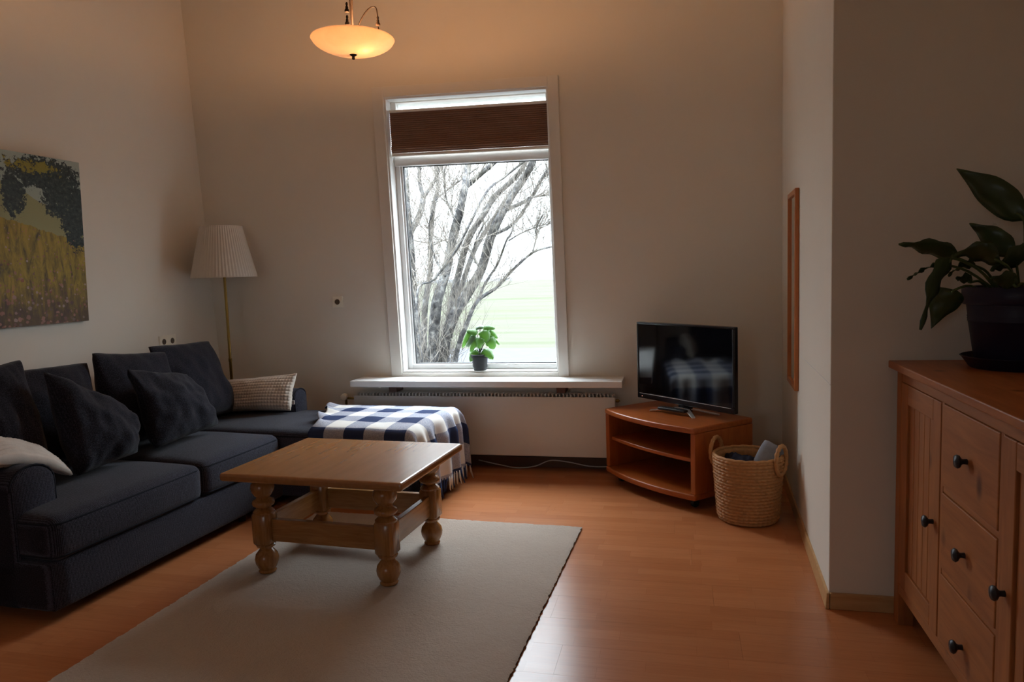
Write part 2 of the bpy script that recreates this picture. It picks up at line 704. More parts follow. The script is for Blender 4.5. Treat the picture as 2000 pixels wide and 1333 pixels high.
def pillow(name, BL, BR, TR, TL, t, mat, parent=None, n=30, pinch=.05, wr=.012, seed=0, bump=None, p=.5, sag=0, bend=None, rnd=.04):
    BL, BR, TR, TL = [Vector(x) for x in (BL, BR, TR, TL)]
    nrm = ((BR - BL).cross(TL - BL) + (TR - TL).cross(TR - BR)).normalized()
    W = ((BR - BL).length + (TR - TL).length) / 2
    H = ((TL - BL).length + (TR - BR).length) / 2
    vs, idx, fs = [], {}, []

    def P(i, j, side):
        border = i in (0, n) or j in (0, n)
        key = (i, j, 0 if border else side)
        if key in idx:
            return idx[key]
        a, b = 2 * i / n - 1, 2 * j / n - 1
        a2 = a * (1 - pinch * (1 - b * b) * abs(a) ** 3)
        b2 = b * (1 - pinch * (1 - a * a) * abs(b) ** 3)
        cr_ = 1 - rnd * abs(a) ** 5 * abs(b) ** 5
        a2, b2 = a2 * cr_, b2 * cr_
        ua, ub = (a2 + 1) / 2, (b2 + 1) / 2
        q = BL * (1 - ua) * (1 - ub) + BR * ua * (1 - ub) + TR * ua * ub + TL * (1 - ua) * ub
        hgt = t / 2 * ((1 - abs(a) ** 2.3) * (1 - abs(b) ** 2.3)) ** p
        hgt *= 1 - sag * b
        q = q + nrm * side * hgt
        q += nrm * (noise.noise(Vector((ua * 3.1 + seed, ub * 3.1, seed * 1.7))) * wr * 1.6 + noise.noise(Vector((ua * 9 + seed, ub * 7, side))) * wr * .6) * (1 if not border else .5)
        if bend:
            q += bend(a, b)
        if bump and not border:
            q += nrm * side * bump(ua * W, ub * H)
        idx[key] = len(vs)
        vs.append(q)
        return idx[key]

    for side in (1, -1):
        for i in range(n):
            for j in range(n):
                f = (P(i, j, side), P(i + 1, j, side), P(i + 1, j + 1, side), P(i, j + 1, side))
                fs.append(f if side == 1 else f[::-1])
    return mesh(name, vs, fs, mat, parent, True)


# ---------------------------------------------------------------- room shell
DB = 4.666          # back wall
ZC = 3.6            # ceiling
YF = -3.4           # wall behind the viewer
XR = 1.25           # wall behind the sideboard
XP0, XP1, YP = .600, .530, 2.82   # pier: side face from (XP0, DB) to (XP1, YP)


def xl(z):
    return -3.296 - .0424 * z


# floor and boards
floor = mesh('floor', boxv((-3.6, YF - .2, -.12), (XR + .2, DB + .25, -.012)), BF, 'mdf_dark')
tag(floor, 'warm brown laminate floor boards running across the room', None, None, 'structure')
PW, PL, GAP = .1902, 1.285, .0005


def plank_mesh(L):
    me = bpy.data.meshes.new('plank')
    bm = bmesh.new()
    bmesh.ops.create_cube(bm, size=1)
    for v in bm.verts:
        v.co = Vector(((v.co.x + .5) * L, (v.co.y + .5) * (PW - GAP), (v.co.z - .5) * .012))
    bm.to_mesh(me)
    bm.free()
    me.materials.append(MATS['laminate_board'])
    return me


full = plank_mesh(PL - GAP)
row = 0
y = DB - PW
while y > .3:
    x = -3.45 - ((row * .47) % 1.0) * PL
    while x < XR + .05:
        x0, x1 = max(x, -3.45), min(x + PL, XR + .05)
        if x1 - x0 > .03:
            o = bpy.data.objects.new('plank', full if x1 - x0 > PL - .001 else plank_mesh(x1 - x0 - GAP))
            C.objects.link(o)
            o.location = (x0, y, 0)
            o.parent = floor
        x += PL
    y -= PW
    row += 1
rest = mesh('floor_boards_beyond', boxv((-3.45, YF, -.012), (XR + .05, y + PW - GAP, 0)), BF, 'laminate_board', floor)

ceiling = mesh('ceiling', boxv((-3.7, YF - .2, ZC), (XR + .2, DB + .25, ZC + .1)), BF, 'ceiling_paint')
tag(ceiling, 'pale painted ceiling above the pendant lamp', None, None, 'structure')

# window layout on the back wall: nominal (a, b) metres -> wall point, out of square as the old window is
NA, NB = 1.25, 1.95
Q = [Vector((-1.967, .604)), Vector((-.723, .607)), Vector((-.745, 2.541)), Vector((-2.013, 2.574))]


def wq(a, b, Y):
    s, t = a / NA, b / NB
    q = Q[0] * (1 - s) * (1 - t) + Q[1] * s * (1 - t) + Q[2] * s * t + Q[3] * (1 - s) * t
    return Vector((q.x, Y, q.y))


def wbox(name, a0, a1, b0, b1, y0, y1, mat, parent=None, bevel=.002):
    p = [wq(a0, b0, y0), wq(a1, b0, y0), wq(a1, b0, y1), wq(a0, b0, y1), wq(a0, b1, y0), wq(a1, b1, y0), wq(a1, b1, y1), wq(a0, b1, y1)]
    return mesh(name, p, BF, mat, parent, False, bevel)


IA0, IA1, IB0, IB1 = .078, 1.182, .034, 1.882
TH = .24
hole = [wq(IA0, IB0, 0), wq(IA1, IB0, 0), wq(IA1, IB1, 0), wq(IA0, IB1, 0)]
outer = [(-3.7, -.12), (XR + .3, -.12), (XR + .3, ZC + .1), (-3.7, ZC + .1)]
vs, fs = [], []
for yy in (DB, DB + TH):
    vs += [(p[0], yy, p[1]) for p in outer] + [(p.x, yy, p.z) for p in hole]
for i in range(4):
    j = (i + 1) % 4
    fs += [(i, j, 4 + j, 4 + i), (8 + i, 12 + i, 12 + j, 8 + j), (4 + i, 4 + j, 12 + j, 12 + i), (i, 8 + i, 8 + j, j)]
wall_back = mesh('wall_back', vs, fs, 'wall_paint')
tag(wall_back, 'cream painted wall with the tall window', None, None, 'structure')

p = [(xl(-.12) - .2, YF, -.12), (xl(-.12), YF, -.12), (xl(-.12), DB, -.12), (xl(-.12) - .2, DB, -.12),
     (xl(ZC) - .2, YF, ZC), (xl(ZC), YF, ZC), (xl(ZC), DB, ZC), (xl(ZC) - .2, DB, ZC)]
wl = mesh('wall_left', p, BF, 'wall_paint')
tag(wl, 'cream painted wall behind the sofa and painting', None, None, 'structure')

p = []
for z in (-.12, ZC):
    p += [(XP1, YP, z), (XR + .2, YP, z), (XR + .2, DB, z), (XP0, DB, z)]
wpier = mesh('wall_right', p, BF, 'wall_paint', None, False, .004)
tag(wpier, 'cream painted wall corner carrying the narrow mirror', None, None, 'structure')


def pier_x(Y, off=0):
    return XP1 + (XP0 - XP1) * (Y - YP) / (DB - YP) - off


# horizontal wallpaper joint low on the side face
za = atX(1600, 728, .55).z
mesh('wallpaper_joint', [(pier_x(3.72, .0012), 3.72, za), (pier_x(2.825, .0012), 2.825, za), (pier_x(2.825, .0012), 2.825, za + .003), (pier_x(3.72, .0012), 3.72, za + .003),
     (pier_x(3.72, -.002), 3.72, za), (pier_x(2.825, -.002), 2.825, za), (pier_x(2.825, -.002), 2.825, za + .003), (pier_x(3.72, -.002), 3.72, za + .003)], BF, 'casing_paint', wpier)
o = mesh('wall_right_near', boxv((XR, YF, -.12), (XR + .2, YP, ZC)), BF, 'wall_paint')
tag(o, 'cream painted wall behind the pine sideboard', None, None, 'structure')
W2 = (-2.05, -1.25, 1.2, 2.05)   # second window, unseen, added behind the viewer for fill light
vs, fs = [], []
for yy in (YF, YF - .2):
    vs += [(-3.7, yy, -.12), (XR + .2, yy, -.12), (XR + .2, yy, ZC), (-3.7, yy, ZC)]
    vs += [(W2[0], yy, W2[2]), (W2[1], yy, W2[2]), (W2[1], yy, W2[3]), (W2[0], yy, W2[3])]
for i in range(4):
    j = (i + 1) % 4
    fs += [(i, j, 4 + j, 4 + i), (8 + i, 12 + i, 12 + j, 8 + j), (4 + i, 4 + j, 12 + j, 12 + i), (i, 8 + i, 8 + j, j)]
o = mesh('wall_front', vs, fs, 'wall_paint')
tag(o, 'cream painted wall facing the window', None, None, 'structure')

# skirting
BH, BT = .062, .014
p = []
for z in (0, BH):
    o_ = BT if z == 0 else BT * .7
    p += [(pier_x(YP - BT, o_), YP - BT, z), (pier_x(YP - BT, -.001), YP - BT, z), (pier_x(DB - .002, -.001), DB - .002, z), (pier_x(DB - .002, o_), DB - .002, z)]
o = mesh('baseboard_right', p, BF, 'laminate_trim', None, False, .003)
tag(o, 'light oak skirting along the mirror wall', None, None, 'structure')
o = box('baseboard_front', (XP1 + .002, YP - BT, 0), (XR, YP + .001, BH), 'laminate_trim', None, .003)
tag(o, 'light oak skirting at the foot of the wall corner by the sideboard', None, None, 'structure')
o = box('baseboard_back', (-3.28, DB - .016, 0), (pier_x(DB, .016), DB + .001, .07), 'shaded_skirting', None, .003)
tag(o, 'skirting under the radiator with its shadow painted in as dark brown', None, None, 'structure')
o = box('baseboard_left', (-3.32, YF, 0), (-3.275, DB - .02, .07), 'laminate_trim', None, .003)
tag(o, 'light oak skirting behind the sofa', None, None, 'structure')

# ---------------------------------------------------------------- window
win = empty('window_1', wq(NA / 2, 0, DB), 0, 'tall white framed window with view of a bare tree', None, None, 'structure')
def inwin(o):
    o.parent = win
    o.matrix_parent_inverse = Matrix.Translation(-win.location)
    return o
CT = .016
inwin(wbox('casing', 0, IA0, 0, NB, DB - CT, DB + .001, 'casing_paint', None, .003))
inwin(wbox('casing', IA1, NA, 0, NB, DB - CT, DB + .001, 'casing_paint', None, .003))
inwin(wbox('casing', IA0, IA1, IB1, NB, DB - CT, DB + .001, 'casing_paint', None, .003))
inwin(wbox('casing', IA0, IA1, 0, IB0, DB - CT, DB + .001, 'casing_paint', None, .003))
# lining boards of the reveal
LT = .012
YG0, YG1 = DB + .085, DB + .15
inwin(wbox('lining', IA0, IA0 + LT, IB0, IB1, DB - .002, DB + TH, 'white_gloss'))
inwin(wbox('lining', IA1 - LT, IA1, IB0, IB1, DB - .002, DB + TH, 'white_gloss'))
inwin(wbox('lining', IA0 + LT, IA1 - LT, IB1 - LT, IB1, DB - .002, DB + TH, 'white_gloss'))
inwin(wbox('window_board', IA0 + LT, IA1 - LT, IB0, IB0 + LT, DB - .002, DB + TH, 'white_gloss'))
# frame
FA0, FA1, FB0, FB1 = IA0 + LT, IA1 - LT, IB0 + LT, IB1 - LT
SW = .034
TB0, TB1 = 1.462, 1.512   # transom
inwin(wbox('stile', FA0, FA0 + SW, FB0, FB1, YG0, YG1, 'white_gloss', None, .004))
inwin(wbox('stile', FA1 - SW * .6, FA1, FB0, FB1, YG0, YG1, 'white_gloss', None, .004))
inwin(wbox('rail', FA0 + SW, FA1 - SW * .6, FB0, FB0 + .036, YG0, YG1, 'white_gloss', None, .004))
inwin(wbox('rail', FA0 + SW, FA1 - SW * .6, FB1 - .008, FB1, YG0, YG1, 'white_gloss', None, .004))
inwin(wbox('transom', FA0 + .001, FA1 - .001, TB0 - .02, TB1, YG0 - .012, YG1, 'white_gloss', None, .006))
inwin(wbox('glazing_bead', FA0 + SW, FA0 + SW + .014, FB0 + .036, TB0, YG0 + .018, YG1 - .01, 'white_gloss', None, .003))
inwin(wbox('gasket', FA0 + SW + .014, FA0 + SW + .019, FB0 + .036, TB0 - .02, YG0 + .026, YG1 - .02, 'rubber_black', None, 0))
inwin(wbox('gasket', FA0 + SW, FA1 - SW * .6, FB0 + .036, FB0 + .041, YG0 + .026, YG1 - .02, 'rubber_black', None, 0))
inwin(wbox('gasket', FA0 + SW, FA1 - SW * .6, TB0 - .024, TB0 - .02, YG0 + .026, YG1 - .02, 'rubber_black', None, 0))
inwin(wbox('pane', FA0 + SW, FA1 - SW * .6, FB0 + .034, TB0 - .018, YG0 + .034, YG0 + .040, 'window_glass', None, 0))
inwin(wbox('pane', FA0 + SW, FA1 - SW * .6, TB1 - .002, FB1 - .006, YG0 + .034, YG0 + .040, 'window_glass', None, 0))

# plain unseen window added behind the viewer to bring in fill daylight
win2 = empty('fill_window', ((W2[0] + W2[1]) / 2, YF, W2[2]), 0, 'plain white framed window added unseen behind the viewer for fill light', None, None, 'structure')
for nm, a_, b_ in (('stile', (W2[0], YF - .13, W2[2]), (W2[0] + .05, YF - .07, W2[3])), ('stile', (W2[1] - .05, YF - .13, W2[2]), (W2[1], YF - .07, W2[3])),
                   ('rail', (W2[0] + .05, YF - .13, W2[2]), (W2[1] - .05, YF - .07, W2[2] + .05)), ('rail', (W2[0] + .05, YF - .13, W2[3] - .05), (W2[1] - .05, YF - .07, W2[3])),
                   ('pane', (W2[0] + .045, YF - .105, W2[2] + .045), (W2[1] - .045, YF - .099, W2[3] - .045))):
    o = box(nm, a_, b_, 'window_glass' if nm == 'pane' else 'white_gloss', None, 0 if nm == 'pane' else .004)
    o.parent = win2
    o.matrix_parent_inverse = Matrix.Translation(-win2.location)

# pleated blind in the upper light
bl = empty('pleated_blind', wq(NA / 2, TB1, DB + .04), 0, 'brown pleated blind across the upper part of the window', 'blind')
def inbl(o):
    o.parent = bl
    o.matrix_parent_inverse = Matrix.Translation(-bl.location)
    return o
BA0, BA1 = IA0 + LT + .004, IA1 - LT - .002
BB0, BB1 = 1.522, 1.790
yb = DB + .045
inbl(wbox('top_rail', BA0, BA1, BB1, BB1 + .018, yb - .010, yb + .012, 'casing_paint', None, .003))
inbl(wbox('bottom_rail', BA0, BA1, BB0 - .020, BB0, yb - .010, yb + .012, 'casing_paint', None, .003))
NP = 20
vs, fs = [], []
for i in range(2 * NP + 1):
    b = BB0 + (BB1 - BB0) * i / (2 * NP)
    yo = yb + (.004 if i % 2 else -.004)
    bulge = -.012 * math.exp(-((i / (2 * NP) - .1) / .10) ** 2)
    vs += [wq(BA0, b, yo + bulge), wq(BA1, b, yo + bulge)]
    if i:
        fs.append((2 * i - 2, 2 * i - 1, 2 * i + 1, 2 * i))
cl = inbl(mesh('pleated_cloth', vs, fs, 'blind_cloth'))
so = cl.modifiers.new('thick', 'SOLIDIFY')
so.thickness = .0015
inbl(wbox('pull_tab', .615, .640, BB0 - .022, BB0 - .010, yb - .016, yb - .010, 'white_gloss', None, .002))

# ---------------------------------------------------------------- radiator, shelf
RX0, RX1, RY0, RY1, RZ0, RZ1 = -2.205, -.415, DB - .135, DB - .05, .105, .498
rad = empty('radiator', ((RX0 + RX1) / 2, DB - .09, 0), 0, 'long cream panel radiator under the window shelf', 'radiator')
ro = rad.location
def inp(o, par):
    o.parent = par
    o.matrix_parent_inverse = Matrix.Translation(-par.location)
    return o
zl, zr = .512, .485
p = [(RX0, RY0, RZ0), (RX1, RY0, RZ0), (RX1, RY0 + .012, RZ0), (RX0, RY0 + .012, RZ0), (RX0, RY0, RZ1), (RX1, RY0, RZ1), (RX1, RY0 + .012, RZ1), (RX0, RY0 + .012, RZ1)]
inp(mesh('front_panel', p, BF, 'radiator_enamel', None, False, .004), rad)
inp(box('back_panel', (RX0 + .01, RY1 - .012, RZ0), (RX1 - .01, RY1, RZ1), 'radiator_enamel'), rad)
inp(box('end_panel', (RX0, RY0 + .012, RZ0 + .01), (RX0 + .004, RY1, RZ1 - .002), 'radiator_enamel'), rad)
inp(box('end_panel', (RX1 - .004, RY0 + .012, RZ0 + .01), (RX1, RY1, RZ1 - .002), 'radiator_enamel'), rad)
vs, fs = [], []
nf = 74
for i in range(nf):
    x = RX0 + .02 + (RX1 - RX0 - .04) * i / (nf - 1)
    b0 = len(vs)
    vs += boxv((x - .004, RY0 + .014, RZ1 - .05), (x + .004, RY1 - .013, RZ1 + .014))
    fs += [tuple(b0 + t for t in f) for f in BF]
inp(mesh('grille', vs, fs, 'radiator_enamel'), rad)
inp(box('grille_bar', (RX0 + .005, RY1 - .022, RZ1 - .004), (RX1 - .005, RY1 - .013, RZ1 + .016), 'radiator_enamel'), rad)
inp(box('convector', (RX0 + .01, RY0 + .02, RZ0 + .02), (RX1 - .01, RY1 - .016, RZ1 - .06), 'grille_dark', None, 0), rad)
for x in (RX0 + .25, RX1 - .3):
    inp(box('wall_bracket', (x, RY1, RZ0 + .05), (x + .03, DB - .001, RZ1 - .05), 'radiator_enamel'), rad)
val = inp(lathe('valve', [(.0, -.045), (.016, -.045), (.022, -.035), (.024, .02), (.018, .035), (.0, .036)], 'white_plastic', None, 18), rad)
val.location = at(672, 776, RY0 + .03)
val.rotation_euler = (R(90), 0, R(20))
val.matrix_parent_inverse = Matrix.Translation(-rad.location)
vp = at(672, 776, RY0 + .03)
inp(tube('valve_pipe', [(RX0 + .01, RY0 + .045, vp.z - .01), (vp.x + .01, RY0 + .045, vp.z - .01), (vp.x, RY0 + .06, vp.z - .05), (vp.x, RY0 + .07, .0)], .009, 'brass', None, 10), rad)
inp(lathe('bleed_nipple', [(.0, 0), (.010, 0), (.010, .02), (.006, .022), (.0, .03)], 'brass', None, 12, (RX1, RY0 + .045, RZ1 - .03), (0, R(90), 0)), rad)
rad.children[-1].matrix_parent_inverse = Matrix.Translation(-rad.location)

sh = empty('window_shelf', (-1.28, DB - .11, .572), 0, 'long white shelf board above the radiator', 'shelf')
inp(box('board', (-2.185, DB - .222, .572), (-.362, DB - .001, .613), 'white_gloss', None, .004), sh)
for px in (771, 1097):
    x = at(px, 762, DB - .09).x
    inp(box('bracket', (x - .028, DB - .125, .522), (x + .028, DB - .003, .572), 'bracket_wood', None, .002), sh)
for px in (741, 1113):
    x = at(px, 760, DB - .19).x
    inp(lathe('screw_cap', [(0, -.006), (.010, -.006), (.010, 0), (0, .001)], 'white_plastic', None, 12, (x, DB - .19, .571)), sh)
    sh.children[-1].matrix_parent_inverse = Matrix.Translation(-sh.location)

# cable sagging along the skirting
cp = [at(935, 899, DB - .03), at(975, 908, DB - .05), at(1010, 916, DB - .07), at(1045, 911, DB - .05), at(1075, 900, DB - .03), at(1110, 903, DB - .03), at(1150, 911, DB - .05), at(1185, 912, DB - .05), at(1215, 910, DB - .05)]
cp = [Vector((q.x, q.y, max(.006, q.z))) for q in cp]
tag(tube('power_cable', spline(cp, 6), .004, 'cable_white', None, 6), 'thin white cable lying along the skirting under the radiator', 'cable')

# ---------------------------------------------------------------- sockets
def socket(pos, rz, label, gang=1):
    e = empty('wall_socket', pos, rz, label, 'socket')
    wd = .08 * gang
    box('face_plate', (-wd / 2, -.010, -.04), (wd / 2, .001, .04), 'white_plastic', e, .004)
    for g in range(gang):
        x = -wd / 2 + .04 + .08 * g
        tube('socket_rim', [(x + .021 * math.cos(R(a_)), -.0105, .021 * math.sin(R(a_))) for a_ in range(0, 360, 15)], .0018, 'white_plastic', e, 6, True)
        lathe('socket_well', [(0, 0), (.0195, 0), (.0195, .0012), (0, .0012)], 'socket_well', e, 20, (x, -.0095, 0), (R(90), 0, 0))
        for sx_ in (-.009, .009):
            lathe('pin_hole', [(0, 0), (.003, 0), (.003, .0018), (0, .0018)], 'socket_hole', e, 10, (x + sx_, -.0095, 0), (R(90), 0, 0))
    return e


q = at(660, 590, DB)
socket((q.x, DB, q.z), 0, 'square cream wall socket between the floor lamp and the window')
q = atX(327, 667, xl(.92))
socket((xl(q.z) - .003, q.y, q.z), R(90), 'cream double socket peeking above the dark sofa cushion', 2)

# ---------------------------------------------------------------- floor lamp
fl = empty('floor_lamp', (-3.075, 4.43, 0), 0, 'brass floor lamp with white pleated shade in the corner', 'lamp')
lathe('base', [(0, 0), (.125, 0), (.125, .012), (.10, .02), (.02, .028), (0, .028)], 'brass', fl, 32)
lathe('pole', [(0, .02), (.0105, .02), (.0105, .75), (.0125, .752), (.0125, .775), (.0095, .777), (.0095, 1.40), (0, 1.40)], 'brass', fl, 16)
n, zb, zt, rb, rt = 120, 1.338, 1.688, .216, .138
vs, fs = [], []
for z, r in ((zb, rb), (zb + .012, rb - .001), (zt - .012, rt + .001), (zt, rt)):
    for i in range(n):
        a = 2 * math.pi * i / n
        rr = r + (.0012 if i % 2 else -.0012) * (1 if zb < z < zt else .3)
        vs.append((rr * math.cos(a), rr * math.sin(a), z))
for j in range(3):
    for i in range(n):
        i2 = (i + 1) % n
        fs.append((j * n + i, j * n + i2, (j + 1) * n + i2, (j + 1) * n + i))
shd = mesh('lamp_shade', vs, fs, 'lamp_shade_paper', fl)
so = shd.modifiers.new('thick', 'SOLIDIFY')
so.thickness = .002
lathe('socket', [(0, 1.39), (.02, 1.39), (.02, 1.45), (0, 1.45)], 'white_plastic', fl, 14)
for i in range(3):
    a = i * 2.094
    tube('shade_spider', [(0, 0, 1.44), (.13 * math.cos(a), .13 * math.sin(a), 1.66)], .002, 'brass', fl, 6)

# ---------------------------------------------------------------- pendant lamp
PY = 3.25
pc = at(689, 74, PY)
PR = at(773, 76, PY).x - pc.x
PR = .190
zr_ = at(689, 79, PY).z      # rim height at centre
pe = empty('pendant_lamp', (pc.x, PY, zr_), 0, 'frosted glass bowl pendant lamp with bronze rod and curved arms', 'lamp')
dep = .066
prof_o, prof_i = [], []
for i in range(17):
    t = i / 16
    r = PR * math.sin(t * math.pi / 2) ** .95
    z = -dep * math.cos(t * math.pi / 2) ** 1.25
    prof_o.append((max(r, .001), z))
prof_o += [(PR + .004, .004), (PR + .001, .009), (PR - .005, .006)]
prof_o += [(max(r - .005, .0005), z + .005) for r, z in prof_o[:17][::-1]]
vs, fs = lathe_data(prof_o, 48)
mesh('glass_bowl', vs, fs, 'alabaster_glass', pe, True)
pe.rotation_euler = (0, R(1.2), 0)
lathe('finial', [(0, -.088), (.006, -.087), (.008, -.080), (.006, -.074), (.014, -.069), (.019, -.064), (.015, -.060), (0, -.058)], 'bronze_dark', pe, 18)
tube('rod', [(0, 0, -.06), (0, 0, ZC - zr_ - .02)], .0055, 'bronze_dark', pe, 10)
lathe('ceiling_rose', [(0, ZC - zr_ - .06), (.02, ZC - zr_ - .06), (.055, ZC - zr_ - .02), (.06, ZC - zr_ - .003), (0, ZC - zr_ - .003)], 'bronze_dark', pe, 24)
BEAD = [(0, -.026), (.010, -.025), (.011, -.018), (.006, -.008), (.007, -.004), (.004, .004), (.006, .010), (.003, .018), (0, .019)]
for ang, rr_, hh in ((12, .118, .150), (-76, .115, .235)):
    a = R(ang)
    dx, dy = math.cos(a), math.sin(a)
    path = [(.008, -.03), (.02, hh * .3), (.045, hh * .66), (.075, hh * .92), (rr_ - .018, hh), (rr_ - .003, hh * .93), (rr_ + .002, hh * .62)]
    arm = tube('curved_arm', spline([(dx * s_, dy * s_, z_) for s_, z_ in path], 5), .0028, 'bronze_dark', pe, 8)
    for z_ in ((hh * .6, hh * .28) if ang > 0 else (hh * .72, hh * .48, hh * .24)):
        lathe('bead', BEAD, 'bronze_dark', arm, 12, (dx * (rr_ + .002), dy * (rr_ + .002), z_))
# bulb to the side inside the bowl
bp = Vector((.062, -.02, -.016))
lathe('bulb', [(0, -.028), (.014, -.025), (.024, -.008), (.024, .006), (.014, .024), (.010, .034), (0, .035)], 'bulb_glow', pe, 18, tuple(bp))
# ---------------------------------------------------------------- painting
pe_w, pe_h, pe_t = .92, .89, .028
y1 = 3.475
pt = empty('canvas_painting', (0, 0, 0), 0, 'unframed canvas painting of a flower meadow with dark tree above the sofa', 'painting')
zb_ = 1.112
x_b = xl(zb_) + .004
pt.location = (x_b, y1 - pe_w, zb_)
pt.rotation_euler = (0, R(1.6), 0)
vs = boxv((0, 0, 0), (pe_t, pe_w, pe_h))
o = mesh('stretched_canvas', vs, BF, 'canvas_edge', pt, False, .002)
me = bpy.data.meshes.new('painted_face')
me.from_pydata([(pe_t + .0008, .001, .001), (pe_t + .0008, pe_w - .001, .001), (pe_t + .0008, pe_w - .001, pe_h - .001), (pe_t + .0008, .001, pe_h - .001)], [], [(0, 1, 2, 3)])
ul = me.uv_layers.new(name='UVMap')
for li, uvc in zip(range(4), ((0, 0), (1, 0), (1, 1), (0, 1))):
    ul.data[li].uv = uvc
link('painted_face', me, 'meadow_painting', pt)

# ---------------------------------------------------------------- mirror on the pier side
ang = math.atan2(XP0 - XP1, DB - YP)
mr = empty('wall_mirror', (pier_x(3.98, .001), 3.98, .665), -ang, 'narrow wood framed mirror on the wall corner', 'mirror')
mw, mh, ft = .36, 1.005, .026
box('frame_stile', (-.020, -mw / 2, 0), (0, -mw / 2 + ft, mh), 'mirror_wood', mr, .003)
box('frame_stile', (-.020, mw / 2 - ft, 0), (0, mw / 2, mh), 'mirror_wood', mr, .003)
box('frame_rail', (-.020, -mw / 2 + ft, 0), (0, mw / 2 - ft, ft), 'mirror_wood', mr, .003)
box('frame_rail', (-.020, -mw / 2 + ft, mh - ft), (0, mw / 2 - ft, mh), 'mirror_wood', mr, .003)
box('mirror_glass', (-.010, -mw / 2 + ft - .003, ft - .003), (-.003, mw / 2 - ft + .003, mh - ft + .003), 'mirror_glass', mr, 0)

# ---------------------------------------------------------------- rug
rg = empty('rug', (-1.285, 2.44, 0), R(-2), 'beige short pile rug under the coffee table', 'rug')
hw, hl = .745, 1.115
nx, ny = 120, 180
vs, fs = [], []
for j in range(ny + 1):
    for i in range(nx + 1):
        x, y_ = -hw + 2 * hw * i / nx, -hl + 2 * hl * j / ny
        e = 0 if 0 < i < nx and 0 < j < ny else 1
        vs.append((x + (random.uniform(-.003, .003) if e else 0), y_ + (random.uniform(-.003, .003) if e else 0), .0125 + noise.noise(Vector((x * 14, y_ * 14, 0))) * .0012 + random.uniform(-.0008, .0008) - (.003 if e else 0)))
for j in range(ny):
    for i in range(nx):
        a = j * (nx + 1) + i
        fs.append((a, a + 1, a + nx + 2, a + nx + 1))
o = mesh('pile', vs, fs, 'rug_pile', rg, True)
box('backing', (-hw + .002, -hl + .002, .0005), (hw - .002, hl - .002, .009), 'rug_binding', rg, 0)

# ---------------------------------------------------------------- coffee table
RT = .0148
ct = empty('coffee_table', (-1.497, 2.985, RT), R(-3.5), 'oak coffee table with turned legs standing on the rug', 'table')
TZ = .485 - RT
hx, hy = .432, .345
o = box('table_top', (-hx, -hy, TZ - .036), (hx, hy, TZ), 'oak_top', ct, .012, 3)
lx, ly = .298, .232
prof = [(0, 0), (.036, 0), (.039, .006), (.034, .014), (.040, .022), (.050, .045), (.052, .062), (.047, .082), (.034, .098), (.026, .108), (.028, .114), (.040, .118), (.043, .126), (.038, .132), (0, .133)]
prof2 = [(0, .268), (.046, .269), (.047, .277), (.038, .286), (.029, .293), (.036, .299), (.047, .306), (.050, .316), (.046, .326), (.032, .334), (.028, .341), (.036, .348), (.048, .366), (.052, .384), (.048, .402), (.036, .416), (.032, .424), (.040, .428), (.042, TZ - .037), (0, TZ - .0365)]
lv, lf = lathe_data(prof, 28)
uv_, uf = lathe_data(prof2, 28)
b0 = len(lv)
lv += uv_
lf += [tuple(b0 + i for i in f) for f in uf]
# square block with chamfered corners and waisted shoulders
hb, ch = .0435, .012
ring = [(hb, hb - ch), (hb - ch, hb), (-hb + ch, hb), (-hb, hb - ch), (-hb, -hb + ch), (-hb + ch, -hb), (hb - ch, -hb), (hb, -hb + ch)]
b0 = len(lv)
for z, s_ in ((.131, .86), (.139, 1), (.262, 1), (.272, .86)):
    lv += [(x * s_, y_ * s_, z) for x, y_ in ring]
for j in range(3):
    for i in range(8):
        i2 = (i + 1) % 8
        lf.append((b0 + j * 8 + i, b0 + j * 8 + i2, b0 + (j + 1) * 8 + i2, b0 + (j + 1) * 8 + i))
lf += [tuple(b0 + i for i in range(8)), tuple(b0 + 24 + i for i in range(8))]
first = None
for sx_ in (-1, 1):
    for sy_ in (-1, 1):
        if first is None:
            first = mesh('leg', lv, lf, 'oak_leg', ct, True)
            m = first.modifiers.new('edge', 'EDGE_SPLIT')
            m.split_angle = R(42)
            o = first
        else:
            o = first.copy()
            C.objects.link(o)
            o.parent = ct
        o.location = (sx_ * lx, sy_ * ly, 0)
for s_ in (-1, 1):
    box('stretcher', (-lx + hb, s_ * ly - .014, .145), (lx - hb, s_ * ly + .014, .245), 'oak_table', ct, .003)
    o = box('stretcher', (-ly + hb, -.014, .145), (ly - hb, .014, .245), 'oak_table', ct, .003)
    o.location = (s_ * lx, 0, 0)
    o.rotation_euler = (0, 0, R(90))

# ---------------------------------------------------------------- sofa
SO = Vector((-2.37, 2.2, 0))
SA = R(-3.5)
sf = empty('corner_sofa', SO, SA, 'dark charcoal fabric corner sofa with chaise along the wall', 'sofa')
SM = Matrix.Translation(SO) @ Matrix.Rotation(SA, 4, 'Z')


def S(x, v_, z):
    return SM @ Vector((x, v_, z))


VE = 2.10          # far end
VC = 1.50          # chaise begins
CX = .855          # chaise end
roundbox('base', (-.88, .0, .045), (0, VC + .05, .245), .018, 'sofa_fabric', sf, 8)
roundbox('chaise_base', (-.88, VC, .045), (CX, VE + .04, .245), .018, 'sofa_fabric', sf, 8)
roundbox('backrest', (-.89, .0, .06), (-.79, VE, .62), .045, 'sofa_fabric', sf, 10)


